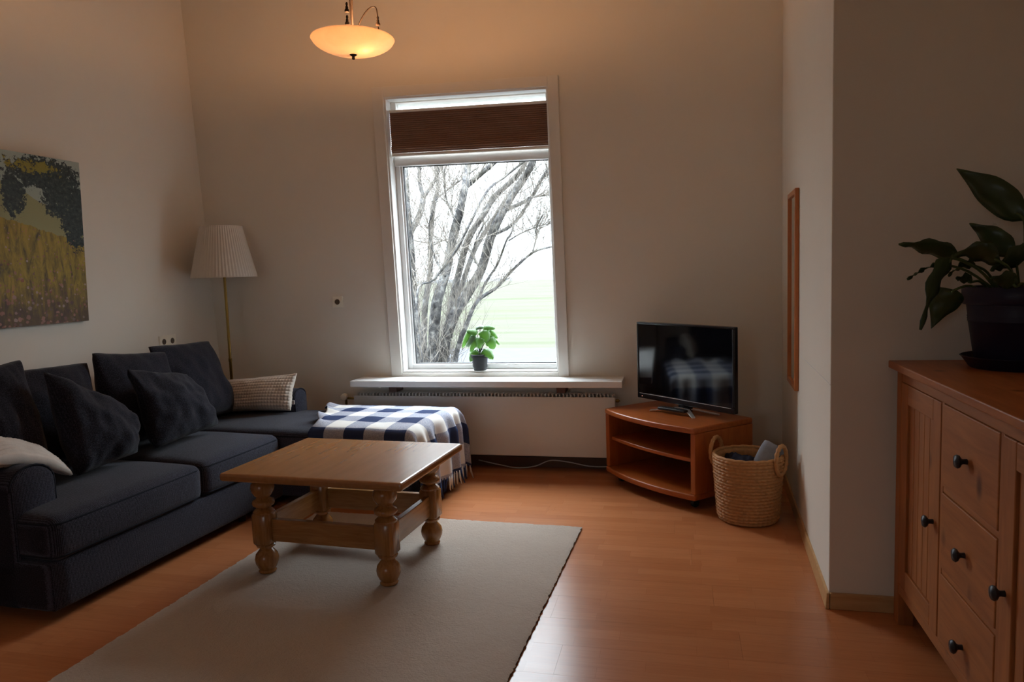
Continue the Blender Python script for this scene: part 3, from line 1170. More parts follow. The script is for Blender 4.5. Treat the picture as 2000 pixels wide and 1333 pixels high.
def cushion(name, a, b, crown, seed):
    c = roundbox(name, a, b, .045, 'sofa_fabric', sf, 18, crown, .012, .003, seed)
    for z in (b[2] - .028, a[2] + .022):
        r_ = .05
        path = []
        x0, y0, x1, y1_ = a[0], a[1], b[0], b[1]
        off = -.006
        for cx_, cy_, s0 in ((x1 - r_, y1_ - r_, 0), (x0 + r_, y1_ - r_, 90), (x0 + r_, y0 + r_, 180), (x1 - r_, y0 + r_, 270)):
            for q_ in range(0, 91, 15):
                aa = R(s0 + q_)
                path.append((cx_ + (r_ + off) * math.cos(aa), cy_ + (r_ + off) * math.sin(aa), z))
        # finer straight runs so the piping follows the bulge of the front
        fine = []
        for i_ in range(len(path)):
            p0, p1 = Vector(path[i_]), Vector(path[(i_ + 1) % len(path)])
            kk = max(1, int((p1 - p0).length / .06))
            for t_ in range(kk):
                fine.append(p0.lerp(p1, t_ / kk))
        cxm, hxm, cym, hym = (x0 + x1) / 2, (x1 - x0) / 2, (y0 + y1_) / 2, (y1_ - y0) / 2
        zz = (z - (a[2] + b[2]) / 2) / ((b[2] - a[2]) / 2)
        for q_ in fine:
            if q_.x > cxm:
                q_.x += .012 * (1 - min(1, abs((q_.y - cym) / hym)) ** 2.5) * (1 - zz * zz)
            if zz > 0:
                q_.z += 0
        tube('piping', fine, .0045, 'piping_fabric', c, 6, True)
    return c


cushion('seat_cushion', (-.72, .012, .238), (.012, .845, .418), .030, 1)
cushion('seat_cushion', (-.72, .850, .238), (.010, VC - .005, .420), .034, 2)
cushion('chaise_cushion', (-.72, VC, .238), (CX + .012, VE + .05, .430), .030, 3)


def arm(v0, v1, x0, x1, z1):
    r_ = (v1 - v0) / 2
    ring_ = [(v0, .05), (v1, .05)]
    for i in range(13):
        aa = math.pi * i / 12
        ring_.append(((v0 + v1) / 2 + r_ * math.cos(aa) * (1 + .06 * math.sin(aa)), z1 - r_ * .85 + r_ * .85 * math.sin(aa)))
    m_ = len(ring_)
    vs_, fs_ = [], []
    for x_, s_ in ((x0, 1), (x1 - .02, 1), (x1 - .006, .965), (x1, .90)):
        cy = (v0 + v1) / 2
        for (yy, zz) in ring_:
            vs_.append((x_, cy + (yy - cy) * s_, zz if zz < .1 else .05 + (zz - .05) * (1 - (1 - s_) * .35)))
    for j in range(3):
        for i in range(m_):
            i2 = (i + 1) % m_
            fs_.append((j * m_ + i, j * m_ + i2, (j + 1) * m_ + i2, (j + 1) * m_ + i))
    fs_ += [tuple(range(m_)), tuple(range(3 * m_, 4 * m_))]
    a_ = mesh('armrest', vs_, fs_, 'sofa_fabric', sf, True)
    md = a_.modifiers.new('edge', 'EDGE_SPLIT')
    md.split_angle = R(60)
    cy = (v0 + v1) / 2
    tube('piping', [(x1 - .008, cy + (yy - cy) * .975, zz) for yy, zz in ring_[1:]], .0045, 'piping_fabric', a_, 6)
    return a_


arm(.0, .20, -.88, -.17, .60)
arm(VE - .14, VE, -.88, -.19, .595)
for x_, v_ in ((-.13, .12), (-.80, .07), (-.80, VE - .08), (CX - .09, VC + .08), (CX - .09, VE - .06), (-.06, 1.2)):
    lathe('foot', [(0, 0), (.020, 0), (.026, .048), (0, .048)], 'black_plastic', sf, 14, (x_, v_, 0))

# loose back cushions: corners BL BR TR TL (seen from the room)
def cush(name, BL, BR, TR, TL, t, label, cat, group=None, mat='sofa_fabric_cushion', **kw):
    # BL.. are world points: viewed from +x the near end (small y) is on the left
    o_ = pillow(name, BL, BR, TR, TL, t, mat, None, **kw)
    tag(o_, label, cat, group)
    return o_


def wpt(px, py, X):
    return atX(px, py, X)


GB = 'loose back cushions on the corner sofa'
xb, xt = -2.86, -3.02
cush('back_cushion', (xb - .02, 3.60, .462), (xb + .02, 4.13, .462), wpt(410, 664, -3.01), wpt(287, 675, -3.03), .19,
     'dark back cushion nearest the floor lamp, under the double socket', 'cushion', GB, seed=1.3, sag=.28, wr=.014)
cush('back_cushion', (xb, 3.06, .462), (xb + .03, 3.62, .462), wpt(322, 686, -2.97), wpt(176, 687, -3.00), .20,
     'dark back cushion behind the small tilted cushion, second from the floor lamp', 'cushion', GB, seed=2.6, sag=.28, wr=.014)
cush('back_cushion', (xb - .03, 2.58, .462), (xb - .02, 3.07, .462), wpt(174, 705, -3.03), (-3.05, 2.60, .935), .19,
     'dark back cushion half hidden by the slumped throw cushion', 'cushion', GB, seed=3.9, sag=.28, wr=.014)
cush('back_cushion', (xb + .06, 2.38, .47), (xb + .06, 2.64, .462), wpt(39, 700, -2.94), (-2.94, 2.36, .97), .19,
     'dark back cushion by the white knitted pillow, cut by the picture edge', 'cushion', GB, seed=5.1, sag=.28, wr=.014)
GT = 'dark throw cushions on the sofa'
cush('throw_cushion', (-2.62, 2.60, .458), wpt(272, 884, -2.60), wpt(262, 802, -2.72), wpt(80, 720, -2.78), .19,
     'dark throw cushion slumped to one side on the nearer sofa seat', 'cushion', GT, seed=7.7, wr=.02, sag=.2)
cush('throw_cushion', (-2.62, 3.09, .462), wpt(430, 830, -2.58), wpt(366, 730, -2.74), wpt(247, 718, -2.76), .16,
     'small dark throw cushion with creased lower edge on the middle sofa seat', 'cushion', GT, seed=9.2, wr=.02, sag=.2)


def waffle(u, v_):
    return .0045 * (abs(math.sin(u * math.pi / .0195)) * abs(math.sin(v_ * math.pi / .0195))) ** .6


wpw = cush('waffle_pillow', at(412, 806, 4.10), at(568, 803, 4.10), at(582, 729, 4.19), at(432, 744, 4.19), .13,
           'cream waffle knit pillow leaning against the far sofa arm', 'pillow', None, 'waffle_cotton', n=150, wr=.008, seed=2.2, bump=waffle, sag=.15, rnd=.015, pinch=.06)
q = at(571, 786, 4.105)
box('care_tag', (q.x - .002, q.y - .004, q.z - .014), (q.x + .016, q.y + .001, q.z + .012), 'care_label', wpw, .001)


def knit(u, v_):
    return .0055 * abs(math.sin(v_ * math.pi / .022)) * (.6 + .4 * abs(math.sin(u * math.pi / .012)))


def drape(a_, b_):
    # hang over the rolled arm: highest above it, dipping to the seat
    return Vector((0, 0, .062 * (1 - a_ * a_)))


cush('knitted_pillow', (-2.575, 2.08, .640), (-2.615, 2.600, .480), (-2.96, 2.62, .560), (-2.95, 2.06, .655), .11,
     'cream knitted pillow draped over the near sofa arm', 'pillow', None, 'knit_cotton', n=80, wr=.012, seed=4.4, bump=knit, pinch=.04, bend=drape)

# ---------------------------------------------------------------- plaid blanket over the chaise end
bk = empty('plaid_blanket', S(.5, (VC + VE) / 2, .47), 0, 'blue and white checked blanket with fringe over the chaise end', 'blanket')
ZT = .478
v0, v1 = VC + .01, VE + .035
hang_n, hang_f, hang_e = .14, .05, .36
ns, nt = 110, 90
vs, fs, uvs = [], [], []
rc = .05


def bend(dist, limit, r_):
    """arc-length param past an edge -> (horizontal out, drop)"""
    if dist <= 0:
        return 0, 0
    arc = r_ * math.pi / 2
    if dist < arc:
        a_ = dist / r_
        return r_ * math.sin(a_), r_ * (1 - math.cos(a_))
    return r_, r_ + (dist - arc)


tlen0 = -hang_n
tlen1 = (v1 - v0) + hang_f
bgrid = []
for j in range(nt + 1):
    t = tlen0 + (tlen1 - tlen0) * j / nt
    tt = max(0, min(1, t / (v1 - v0)))
    sstart = .235 - .27 * tt + .02 * math.sin(t * 23)
    rowp = []
    for i in range(ns + 1):
        s_ = sstart + (CX + .0 + hang_e - sstart) * i / ns
        ex, ez = bend(s_ - (CX - rc + .012), 0, rc)
        x_ = min(s_, CX - rc + .012) + ex
        if t < rc * 0:
            oy, oz = bend(-t + 0, 0, rc)
            v_ = v0 + rc - oy - rc + 0
            v_ = v0 - oy + .0
        elif t > (v1 - v0):
            oy, oz = bend(t - (v1 - v0), 0, rc)
            v_ = v1 + oy
        else:
            oy, oz = 0, 0
            v_ = v0 + t
        crown = .012 * (1 - (2 * tt - 1) ** 2)
        z = ZT - .012 + crown - ez - oz
        hangf = min(1, ez / .12)
        fold = math.sin(t * 46 + 1.2 * math.sin(t * 11)) * .016 * hangf + math.sin(t * 19) * .010 * hangf
        x_ += fold + .026 * hangf + .05 * hangf * max(0, (ez - .05))
        if oz > 0 and ez > 0:
            x_ += .02 * min(1, oz / .1)
        n3 = noise.noise(Vector((s_ * 6, t * 6, 3))) * .005 + noise.noise(Vector((s_ * 17, t * 14, 9))) * .0025
        if i < 8:
            n3 += (1 - i / 8) * (.012 + .014 * math.sin(t * 37))
        z = max(.045, z + n3 + .004)
        rowp.append(S(x_, v_, z))
        vs.append(rowp[-1] - bk.location)
        uvs.append((s_ + .06, t + .145))
    bgrid.append(rowp)
for j in range(nt):
    for i in range(ns):
        a = j * (ns + 1) + i
        fs.append((a, a + 1, a + ns + 2, a + ns + 1))
me = bpy.data.meshes.new('checked_cloth')
me.from_pydata([tuple(v) for v in vs], [], fs)
ul = me.uv_layers.new(name='UVMap')
for lp in me.loops:
    ul.data[lp.index].uv = uvs[lp.vertex_index]
me.shade_smooth()
o = link('checked_cloth', me, 'gingham_cotton', bk)
so = o.modifiers.new('thick', 'SOLIDIFY')
so.thickness = .004
so.offset = 1
for j in range(1, nt, 2):
    e0 = bgrid[j][-1]
    Ln = min(.075, e0.z - .006)
    d1 = Vector((random.uniform(-.012, .02), random.uniform(-.012, .012), 0))
    pts = [e0 + Vector((0, 0, .01)), e0 + d1 * .3 + Vector((0, 0, -Ln * .4)), e0 + d1 + Vector((0, 0, -Ln))]
    pts = [p_ - bk.location for p_ in pts]
    tube('tassel', pts, [.006, .007, .0035], 'fringe_navy' if (j // 6) % 2 else 'fringe_white', bk, 6)

# ---------------------------------------------------------------- tv stand
A = Vector((-.467, 4.39, 0))
B = Vector((.058, 3.848, 0))
dx = (B - A).normalized()
rz = math.atan2(dx.y, dx.x)
LW = (B - A).length
DP = .45
ts = empty('tv_stand', (A + B) / 2, rz, 'cherry wood television stand with open shelves and bowed front', 'tv stand')
h2 = LW / 2
z0, z1 = .06, .455


def bowed(name, za_, zb2, inset, bow, back, mat, over=0, bevel=.006):
    nb = 24
    front = []
    for i in range(nb + 1):
        t = -1 + 2 * i / nb
        front.append(((h2 - inset) * t, -(bow * (1 - t * t)) + over))
    pts2 = front + [(h2 - inset, back), (-h2 + inset, back)]
    m_ = len(pts2)
    vs_ = [(x, y_, za_) for x, y_ in pts2] + [(x, y_, zb2) for x, y_ in pts2]
    fs_ = [tuple(range(m_)), tuple(range(m_, 2 * m_))] + [(i, (i + 1) % m_, m_ + (i + 1) % m_, m_ + i) for i in range(m_)]
    return mesh(name, vs_, fs_, mat, ts, False, bevel, 3)


bowed('top_panel', z1 - .032, z1, 0, .055, DP, 'cherry_veneer', 0, .009)
bowed('bottom_panel', z0, z0 + .034, 0, .055, DP, 'cherry_veneer', 0, .009)
bowed('shelf', .262, .282, .03, .035, DP - .02, 'cherry_veneer', .025, .003)
box('side_panel', (-h2 + .001, .004, z0 + .034), (-h2 + .034, DP, z1 - .032), 'cherry_side', ts, .004)
box('side_panel', (h2 - .034, .004, z0 + .034), (h2 - .001, DP, z1 - .032), 'cherry_side', ts, .004)
box('back_panel', (-h2 + .034, DP - .012, z0 + .034), (h2 - .034, DP - .004, z1 - .032), 'mdf_dark', ts, 0)
for x_ in (-h2 + .07, h2 - .07):
    for y_ in (.07, DP - .06):
        cs = box('caster', (x_ - .018, y_ - .022, .045), (x_ + .018, y_ + .022, z0), 'black_plastic', ts, .002)
        lathe('wheel', [(0, -.012), (.022, -.012), (.024, -.008), (.024, .008), (.022, .012), (0, .012)], 'rubber_black', cs, 18, (x_, y_, .0245), (R(90), 0, R(90)))

# television
tl, trr = Vector((-.268, 4.53, 0)), Vector((.275, 4.00, 0))
tv = empty('television', ((tl + trr) / 2).to_tuple()[:2] + (z1,), math.atan2((trr - tl).y, (trr - tl).x), 'black flat screen television on chrome foot', 'television')
tw = (trr - tl).length / 2
b0z, b1z = .502 - z1, .976 - z1
box('cabinet', (-tw, .0, b0z), (tw, .028, b1z), 'tv_black', tv, .006, 3)
box('rear_housing', (-tw * .6, .028, b0z + .05), (tw * .6, .055, b1z - .12), 'tv_black', tv, .01)
bz = .013
box('bezel', (-tw, -.008, b0z), (tw, .0, b0z + .034), 'tv_black', tv, .004)
box('bezel', (-tw, -.008, b1z - bz), (tw, .0, b1z), 'tv_black', tv, .004)
box('bezel', (-tw, -.008, b0z + .034), (-tw + bz, .0, b1z - bz), 'tv_black', tv, .004)
box('bezel', (tw - bz, -.008, b0z + .034), (tw, .0, b1z - bz), 'tv_black', tv, .004)
box('screen', (-tw + bz, -.003, b0z + .034), (tw - bz, -.0005, b1z - bz), 'tv_screen', tv, 0)
box('bezel_strip', (-tw + .02, -.0095, b0z + .030), (tw - .02, -.008, b0z + .0325), 'chrome', tv, 0)
box('standby_light', (-tw + .04, -.0092, b0z + .012), (-tw + .046, -.0078, b0z + .017), 'led_red', tv, 0)
box('neck', (-.045, .004, .010), (.045, .034, b0z + .04), 'tv_black', tv, .005)
for ex, ey in ((-.175, -.098), (.150, -.075), (-.165, .10), (.182, .100)):
    dv = Vector((ex, ey, 0)).normalized()
    sv = Vector((-dv.y, dv.x, 0))
    vs, fs = [], []
    pth = spline([(dv.x * .01, .015, .030), (ex * .35, .015 + (ey - .015) * .35, .026), (ex * .7, .015 + (ey - .015) * .7, .016), (ex, ey, .008)], 5)
    for i, q in enumerate(pth):
        wdt = .017 - .006 * i / len(pth)
        vs += [q - sv * wdt, q + sv * wdt, q + sv * wdt * .8 - Vector((0, 0, .0075)), q - sv * wdt * .8 - Vector((0, 0, .0075))]
        if i:
            a = 4 * (i - 1)
            fs += [(a + t, a + (t + 1) % 4, a + 4 + (t + 1) % 4, a + 4 + t) for t in range(4)]
    fs += [(0, 1, 2, 3), tuple(4 * (len(pth) - 1) + t for t in range(4))]
    mesh('foot', vs, fs, 'chrome', tv, False, .0015)

# remote control in front of the foot
r0, r1 = atZ(1288, 798, z1 + .022), atZ(1340, 806, z1 + .022)
rc_ = (r0 + r1) / 2
rm = empty('remote_control', (rc_.x, rc_.y, z1 + .017), math.atan2(r1.y - r0.y, r1.x - r0.x), 'black remote control lying by the television foot', 'remote control')
rl = (r1 - r0).length / 2
roundbox('body', (-rl, -.023, 0), (rl, .023, .018), .008, 'black_plastic', rm, 8)
for i in range(6):
    for j in range(3):
        box('button', (-rl + .03 + i * .02, -.014 + j * .011, .0175), (-rl + .042 + i * .02, -.007 + j * .011, .0195), 'rubber_black', rm, .001)

# ---------------------------------------------------------------- basket
bx, by = .322, 3.80
bs = empty('wicker_basket', (bx, by, 0), R(-20), 'round woven basket with two loop handles beside the television stand', 'basket')
BHt = .335
nr, nc = 130, 240
vs, fs = [], []


def brad(z):
    t = z / BHt
    return .145 + .024 * t - .012 * max(0, 1 - t / .12) ** 2


rows = 20
for j in range(nr + 1):
    z = .004 + (BHt - .004) * j / nr
    rw = z / BHt * rows
    for i in range(nc):
        a = 2 * math.pi * i / nc
        col = i / nc * 40 + (.5 if int(rw) % 2 else 0)
        bmp = .0115 * (abs(math.sin(math.pi * rw)) ** .7) * (.55 + .45 * abs(math.sin(math.pi * (col + .25 * math.sin(rw * 3)))))
        bmp += noise.noise(Vector((math.cos(a) * 9, math.sin(a) * 9, z * 30))) * .003
        r_ = brad(z) + bmp
        vs.append((r_ * math.cos(a), r_ * math.sin(a), z))
base = (nr + 1) * nc
for j in range(nr + 1):
    z = BHt - (BHt - .014) * j / nr
    if j % 10:
        continue
    for i in range(nc):
        a = 2 * math.pi * i / nc
        r_ = brad(z) - .009
        vs.append((r_ * math.cos(a), r_ * math.sin(a), z))
for j in range(nr):
    for i in range(nc):
        i2 = (i + 1) % nc
        fs.append((j * nc + i, j * nc + i2, (j + 1) * nc + i2, (j + 1) * nc + i))
last = nr * nc
nin = 14
for i in range(nc):
    i2 = (i + 1) % nc
    fs.append((last + i, last + i2, base + i2, base + i))
for j in range(nin - 1):
    for i in range(nc):
        i2 = (i + 1) % nc
        fs.append((base + j * nc + i, base + j * nc + i2, base + (j + 1) * nc + i2, base + (j + 1) * nc + i))
fs.append(tuple(range(nc)))
fs.append(tuple(base + (nin - 1) * nc + i for i in range(nc)))
mesh('woven_body', vs, fs, 'basket_weave', bs, True)
rp = [((brad(BHt) - .002) * math.cos(2 * math.pi * i / 60), (brad(BHt) - .002) * math.sin(2 * math.pi * i / 60), BHt + .002 + .002 * math.sin(i * 2.1)) for i in range(60)]
tube('rim', rp, .009, 'basket_weave', bs, 8, True)
for ha in (170, -10):
    a = R(ha)
    ca, sa = math.cos(a), math.sin(a)
    path, radl = [], []
    for i in range(33):
        t = 2 * math.pi * i / 32
        w_, h_ = .062 * math.cos(t), .072 * math.sin(t)
        r_ = brad(BHt) + .006
        path.append((ca * r_ - sa * w_, sa * r_ + ca * w_, BHt - .004 + h_))
        radl.append(.0105 + .002 * math.sin(i * 3.0))
    tube('handle', path[:-1], radl[:-1], 'basket_weave', bs, 8, True)

# textiles in the basket
base_c = Vector((bx, by, 0))
p_ = [at(1462, 930, 3.80), at(1500, 925, 3.82), at(1534, 878, 3.84), at(1500, 862, 3.82)]
rb = empty('rolled_blanket', (bx + .05, by, .23), 0, 'rolled grey blanket sticking out of the basket', 'blanket')
d0 = at(1478, 935, 3.78) - rb.location
d1 = at(1515, 870, 3.81) - rb.location
ax = (d1 - d0).normalized()
perp = ax.cross(Vector((0, 1, 0))).normalized()
oth = ax.cross(perp)
prof_s = []
for i in range(70):
    t = i / 69 * 2 * math.pi * 2.6
    r_ = .060 - .036 * i / 69
    prof_s.append((r_ * math.cos(t), r_ * math.sin(t) * .9))
vs, fs = [], []
for kx in range(9):
    c_ = (d0 - ax * .05).lerp(d1, kx / 8)
    for x_, y_ in prof_s:
        jt = noise.noise(Vector((x_ * 30, y_ * 30, kx * .4))) * .005
        tip = (noise.noise(Vector((x_ * 40, y_ * 40, 5))) * .012) if kx == 8 else 0
        vs.append(c_ + perp * (x_ + jt) + oth * (y_ + jt) + ax * tip)
m_ = len(prof_s)
for kx in range(8):
    for i in range(m_ - 1):
        fs.append((kx * m_ + i, kx * m_ + i + 1, (kx + 1) * m_ + i + 1, (kx + 1) * m_ + i))
o = mesh('fleece_roll', vs, fs, 'grey_fleece', rb, True)
so = o.modifiers.new('thick', 'SOLIDIFY')
so.thickness = .006
nb = pillow('folded_cloth', (bx - .125, by - .09, .255), (bx + .03, by - .11, .265), (bx + .06, by + .10, .30), (bx - .11, by + .10, .295), .09, 'navy_fleece', None, 20, .05, .02, 3.3)
tag(nb, 'dark navy cloth lying inside the basket', 'cloth')

# ---------------------------------------------------------------- sideboard
XF = .74
Y0, Y1 = 1.455, 2.768        # near and far ends
ZT2 = .946
sb = empty('pine_sideboard', ((XF + 1.215) / 2, (Y0 + Y1) / 2, 0), 0, 'knotty pine sideboard with panelled doors and three drawers', 'sideboard')
def insb(o):
    return inp(o, sb)
insb(box('top_board', (XF - .022, Y0 - .03, ZT2 - .026), (1.235, Y1 + .032, ZT2), 'pine_top', None, .004))
PT = .052
for y_ in (Y0, Y1 - PT):
    insb(box('leg', (XF, y_, 0), (XF + PT, y_ + PT, ZT2 - .026), 'pine_v', None, .003))
    insb(box('leg', (1.215 - PT, y_, 0), (1.215, y_ + PT, ZT2 - .026), 'pine_v', None, .003))
    insb(box('side_panel', (XF + PT, y_ + .012, .12), (1.215 - PT, y_ + PT - .012, ZT2 - .026), 'pine_v', None, .002))
insb(box('top_rail', (XF + .002, Y0 + PT, .882), (XF + .03, Y1 - PT, ZT2 - .026), 'pine_h', None, .002))
insb(box('bottom_rail', (XF + .002, Y0 + PT, .120), (XF + .03, Y1 - PT, .158), 'pine_h', None, .002))
insb(box('back_panel', (1.200, Y0 + PT, .12), (1.212, Y1 - PT, ZT2 - .03), 'pine_v', None, 0))
insb(box('bottom_board', (XF + .03, Y0 + PT, .125), (1.20, Y1 - PT, .145), 'pine_h', None, 0))
yd = [2.716, 2.322, 2.304, 1.919, 1.901, 1.507]
for y_ in (2.313, 1.910):
    insb(box('divider', (XF + .003, y_ - .010, .158), (XF + .40, y_ + .010, .882), 'pine_v', None, .001))
KN = [(0, -.001), (.008, 0), (.007, .012), (.009, .016), (.017, .021), (.019, .026), (.016, .031), (0, .034)]


def knob(y_, z_, par):
    k_ = lathe('knob', KN, 'knob_iron', par, 18, (XF + .002, y_, z_), (0, R(-90), 0))
    k_.matrix_parent_inverse = par.matrix_parent_inverse.copy()
    return k_


def door(ya, yb2, knob_y):
    """ya far edge, yb2 near edge"""
    lo, hi = min(ya, yb2) + .002, max(ya, yb2) - .002
    zb3, zt3 = .160, .880
    st = .068
    d_ = insb(box('door', (XF + .012, lo + .01, zb3 + .01), (XF + .020, hi - .01, zt3 - .01), 'pine_v', None, 0))
    def sub(o_):
        o_.parent = d_
        return o_
    sub(box('stile', (XF, lo, zb3), (XF + .024, lo + st, zt3), 'pine_v', None, .003))
    sub(box('stile', (XF, hi - st, zb3), (XF + .024, hi, zt3), 'pine_v', None, .003))
    sub(box('rail', (XF, lo + st, zb3), (XF + .024, hi - st, zb3 + st), 'pine_h', None, .003))
    sub(box('rail', (XF, lo + st, zt3 - st), (XF + .024, hi - st, zt3), 'pine_h', None, .003))
    nbd = 5
    wd = (hi - lo - 2 * st) / nbd
    for i in range(nbd):
        y_ = lo + st + wd * i
        sub(box('tongue_board', (XF + .008, y_ + .0012, zb3 + st - .004), (XF + .013, y_ + wd - .0012, zt3 - st + .004), 'pine_v', None, .002))
    k_ = lathe('knob', KN, 'knob_iron', None, 18, (XF + .002, knob_y, .503), (0, R(-90), 0))
    sub(k_)
    for ob in [d_] + list(d_.children):
        pass
    return d_


door(yd[0], yd[1], 2.372)
door(yd[4], yd[5], 1.868)
for (za2, zb4, kz) in ((.636, .880, .757), (.388, .616, .497), (.162, .370, .236)):
    d_ = insb(box('drawer', (XF, yd[3] + .002, za2), (XF + .022, yd[2] - .002, zb4), 'pine_h', None, .003))
    k_ = lathe('knob', KN, 'knob_iron', None, 18, (XF + .002, 2.118, kz), (0, R(-90), 0))
    k_.parent = d_
for z_ in (.626, .379):
    insb(box('drawer_rail', (XF + .004, yd[3], z_ - .009), (XF + .03, yd[2], z_ + .009), 'pine_h', None, .002))

# ---------------------------------------------------------------- peace lily on the sideboard
PX, PYY = 1.035, 2.60
ly_ = empty('peace_lily', (PX, PYY, ZT2), 0, 'peace lily with drooping dark leaves in navy pot on the sideboard', 'plant')
def inl(o, par=None):
    o.parent = par or ly_
    o.matrix_parent_inverse = Matrix.Translation(-ly_.location)
    return o
lathe('saucer', [(0, 0), (.120, 0), (.124, .004), (.146, .036), (.150, .038), (.146, .040), (.118, .010), (0, .010)], 'pot_navy', ly_, 40)
lathe('pot', [(0, .011), (.106, .011), (.108, .016), (.128, .150), (.1305, .152), (.129, .156), (.131, .160), (.1295, .164), (.1315, .168), (.130, .172), (.134, .205), (.143, .206), (.147, .212), (.148, .258), (.144, .262), (.139, .258), (.135, .215), (.132, .20), (0, .20)], 'pot_navy', ly_, 44)
lathe('soil', [(0, .195), (.131, .195), (.133, .232), (.06, .240), (0, .238)], 'soil', ly_, 30)


def leaf(base, tip, width, arch, mat, parent, stalk_from=None, n=14, fold=.25, twist=0, smat='stalk_green', inpar=None, srad=.0035, side=None, loc=None):
    base, tip = Vector(base), Vector(tip)
    d = tip - base
    Ln = d.length
    up = Vector((0, 0, 1))
    s_ = (side.normalized() if side else d.cross(up).normalized())
    nn = s_.cross(d).normalized()
    if twist:
        rot = Matrix.Rotation(twist, 3, d.normalized())
        s_, nn = rot @ s_, rot @ nn
    vs_, fs_ = [], []
    for i in range(n + 1):
        t = i / n
        c_ = base + d * t + up * arch * 4 * t * (1 - t)
        wv_ = width * .5 * (math.sin(math.pi * t ** .78) ** .85) * (1 - t) ** .3 * 1.3 + .0006
        for kx in (-1, -.5, 0, .5, 1):
            vs_.append(c_ + s_ * kx * wv_ + nn * (abs(kx) * wv_ * fold + .006 * math.sin(t * 17 + kx * 2) * abs(kx)))
    for i in range(n):
        for kx in range(4):
            a_ = i * 5 + kx
            fs_.append((a_, a_ + 1, a_ + 6, a_ + 5))
    lf_ = mesh('leaf', vs_, fs_, mat, None, True)
    so_ = lf_.modifiers.new('thick', 'SOLIDIFY')
    so_.thickness = .0008
    lf_.parent = parent
    lf_.matrix_parent_inverse = Matrix.Translation(-parent.location)
    if stalk_from is not None:
        sfm = Vector(stalk_from)
        mid = sfm.lerp(base, .55) + Vector((0, 0, .02))
        st_ = tube('stalk', spline([sfm, mid, base, base + d * .12 + up * arch * .4], 4), srad, smat, None, 6)
        st_.parent = lf_
    return lf_


core = Vector((PX, PYY, ZT2 + .235))
def cr(dx_=0, dy_=0):
    return core + Vector((dx_, dy_, 0))
VIEW = Vector((CR.x, CR.y, 0))
LL = 'lily_leaf'
lsp = [
    (at(2000, 432, 2.55), at(1868, 330, 2.58), .085, .012, cr(.02, -.02), 1.2),
    (at(1980, 502, 2.48), at(1893, 437, 2.50), .062, .010, cr(0, -.03), 1.15),
    (at(1872, 505, 2.50), at(1755, 478, 2.46), .060, .010, cr(-.05, -.02), .7),
    (at(1862, 505, 2.42), at(1798, 645, 2.36), .085, .030, cr(-.05, -.05), 1.2),
    (at(1866, 566, 2.56), at(1819, 642, 2.60), .085, .018, cr(-.08, .0), 1.1),
    (at(1955, 512, 2.40), at(1862, 500, 2.44), .075, .016, cr(.0, -.04), .8),
    (at(2010, 505, 2.50), at(1935, 530, 2.42), .09, .012, cr(.03, -.03), .9),
    (at(1905, 520, 2.52), at(1852, 540, 2.50), .045, .014, cr(-.04, 0), .6),
    (at(1838, 516, 2.46), at(1772, 547, 2.44), .018, .006, cr(-.05, -.02), .5),
    (at(1985, 560, 2.42), at(1935, 545, 2.40), .05, .010, cr(.02, -.06), .9),
    (at(2020, 470, 2.62), at(2080, 340, 2.70), .11, .01, cr(.04, .03), .9),
    (at(2050, 500, 2.55), at(2160, 470, 2.50), .10, .03, cr(.05, -.01), .6),
    (at(2040, 530, 2.45), at(2100, 640, 2.35), .09, .03, cr(.06, -.03), .9),
    (at(1895, 552, 2.54), at(1867, 545, 2.50), .035, .008, cr(-.06, .02), .6),
]
for b_, t_, w_, ar_, st_, tw_ in lsp:
    leaf(b_, t_, w_, ar_, LL, ly_, st_, twist=tw_, srad=.004)
spb, spt = at(1950, 480, 2.56), at(1941, 437, 2.57)
leaf(spb, spt, .034, .003, 'spathe_white', ly_, cr(.01, 0), twist=1.3)

# ---------------------------------------------------------------- small plant on the window board
zpb = wq(NA / 2, IB0 + LT, 0).z
mp_ = at(938, 724, DB + .035)
mo = empty('potted_plant', (mp_.x, DB + .035, zpb + .0015), 0, 'small bright green leafy plant in black pot on the window sill', 'plant')
lathe('pot', [(0, 0), (.043, 0), (.045, .003), (.055, .082), (.060, .083), (.061, .106), (.058, .108), (.055, .100), (.050, .02), (0, .02)], 'pot_black', mo, 30)
lathe('soil', [(0, .03), (.050, .03), (.054, .092), (0, .096)], 'soil', mo, 20)
mc = mo.location + Vector((0, 0, .095))


def mleaf(c_, tip_, width):
    """broad heart-shaped leaf"""
    c_, tip_ = Vector(c_), Vector(tip_)
    d = tip_ - c_
    up = Vector((0, -.55, .8)).normalized()
    s_ = d.cross(up).normalized()
    nn = s_.cross(d).normalized()
    n_ = 9
    vs_, fs_ = [], []
    for i in range(n_ + 1):
        t = i / n_
        wv_ = width / 2 * (1 - (2 * t ** .8 - 1) ** 2) ** .5 * (1.12 - .4 * t) + .0005
        for kx in (-1, -.5, 0, .5, 1):
            notch = 1 - .16 * (i % 3 == 0) * (abs(kx) == 1)
            vs_.append(c_ + d * (t - .14 * abs(kx) * (1 - t)) + s_ * kx * wv_ * notch + nn * (-.012 * (kx * kx) - .03 * t * t))
    for i in range(n_):
        for kx in range(4):
            a_ = i * 5 + kx
            fs_.append((a_, a_ + 1, a_ + 6, a_ + 5))
    lf_ = mesh('leaf', vs_, fs_, random.choice(('monstera_leaf', 'monstera_leaf', 'monstera_pale')), None, True)
    so_ = lf_.modifiers.new('thick', 'SOLIDIFY')
    so_.thickness = .0006
    lf_.parent = mo
    lf_.matrix_parent_inverse = Matrix.Translation(-mo.location)
    st_ = tube('stalk', spline([mc + Vector((random.uniform(-.012, .012), random.uniform(-.012, .012), 0)), mc.lerp(c_, .5) + Vector((0, 0, .02)), c_ + d * .05], 4), .0022, 'stalk_brown', None, 6)
    st_.parent = lf_


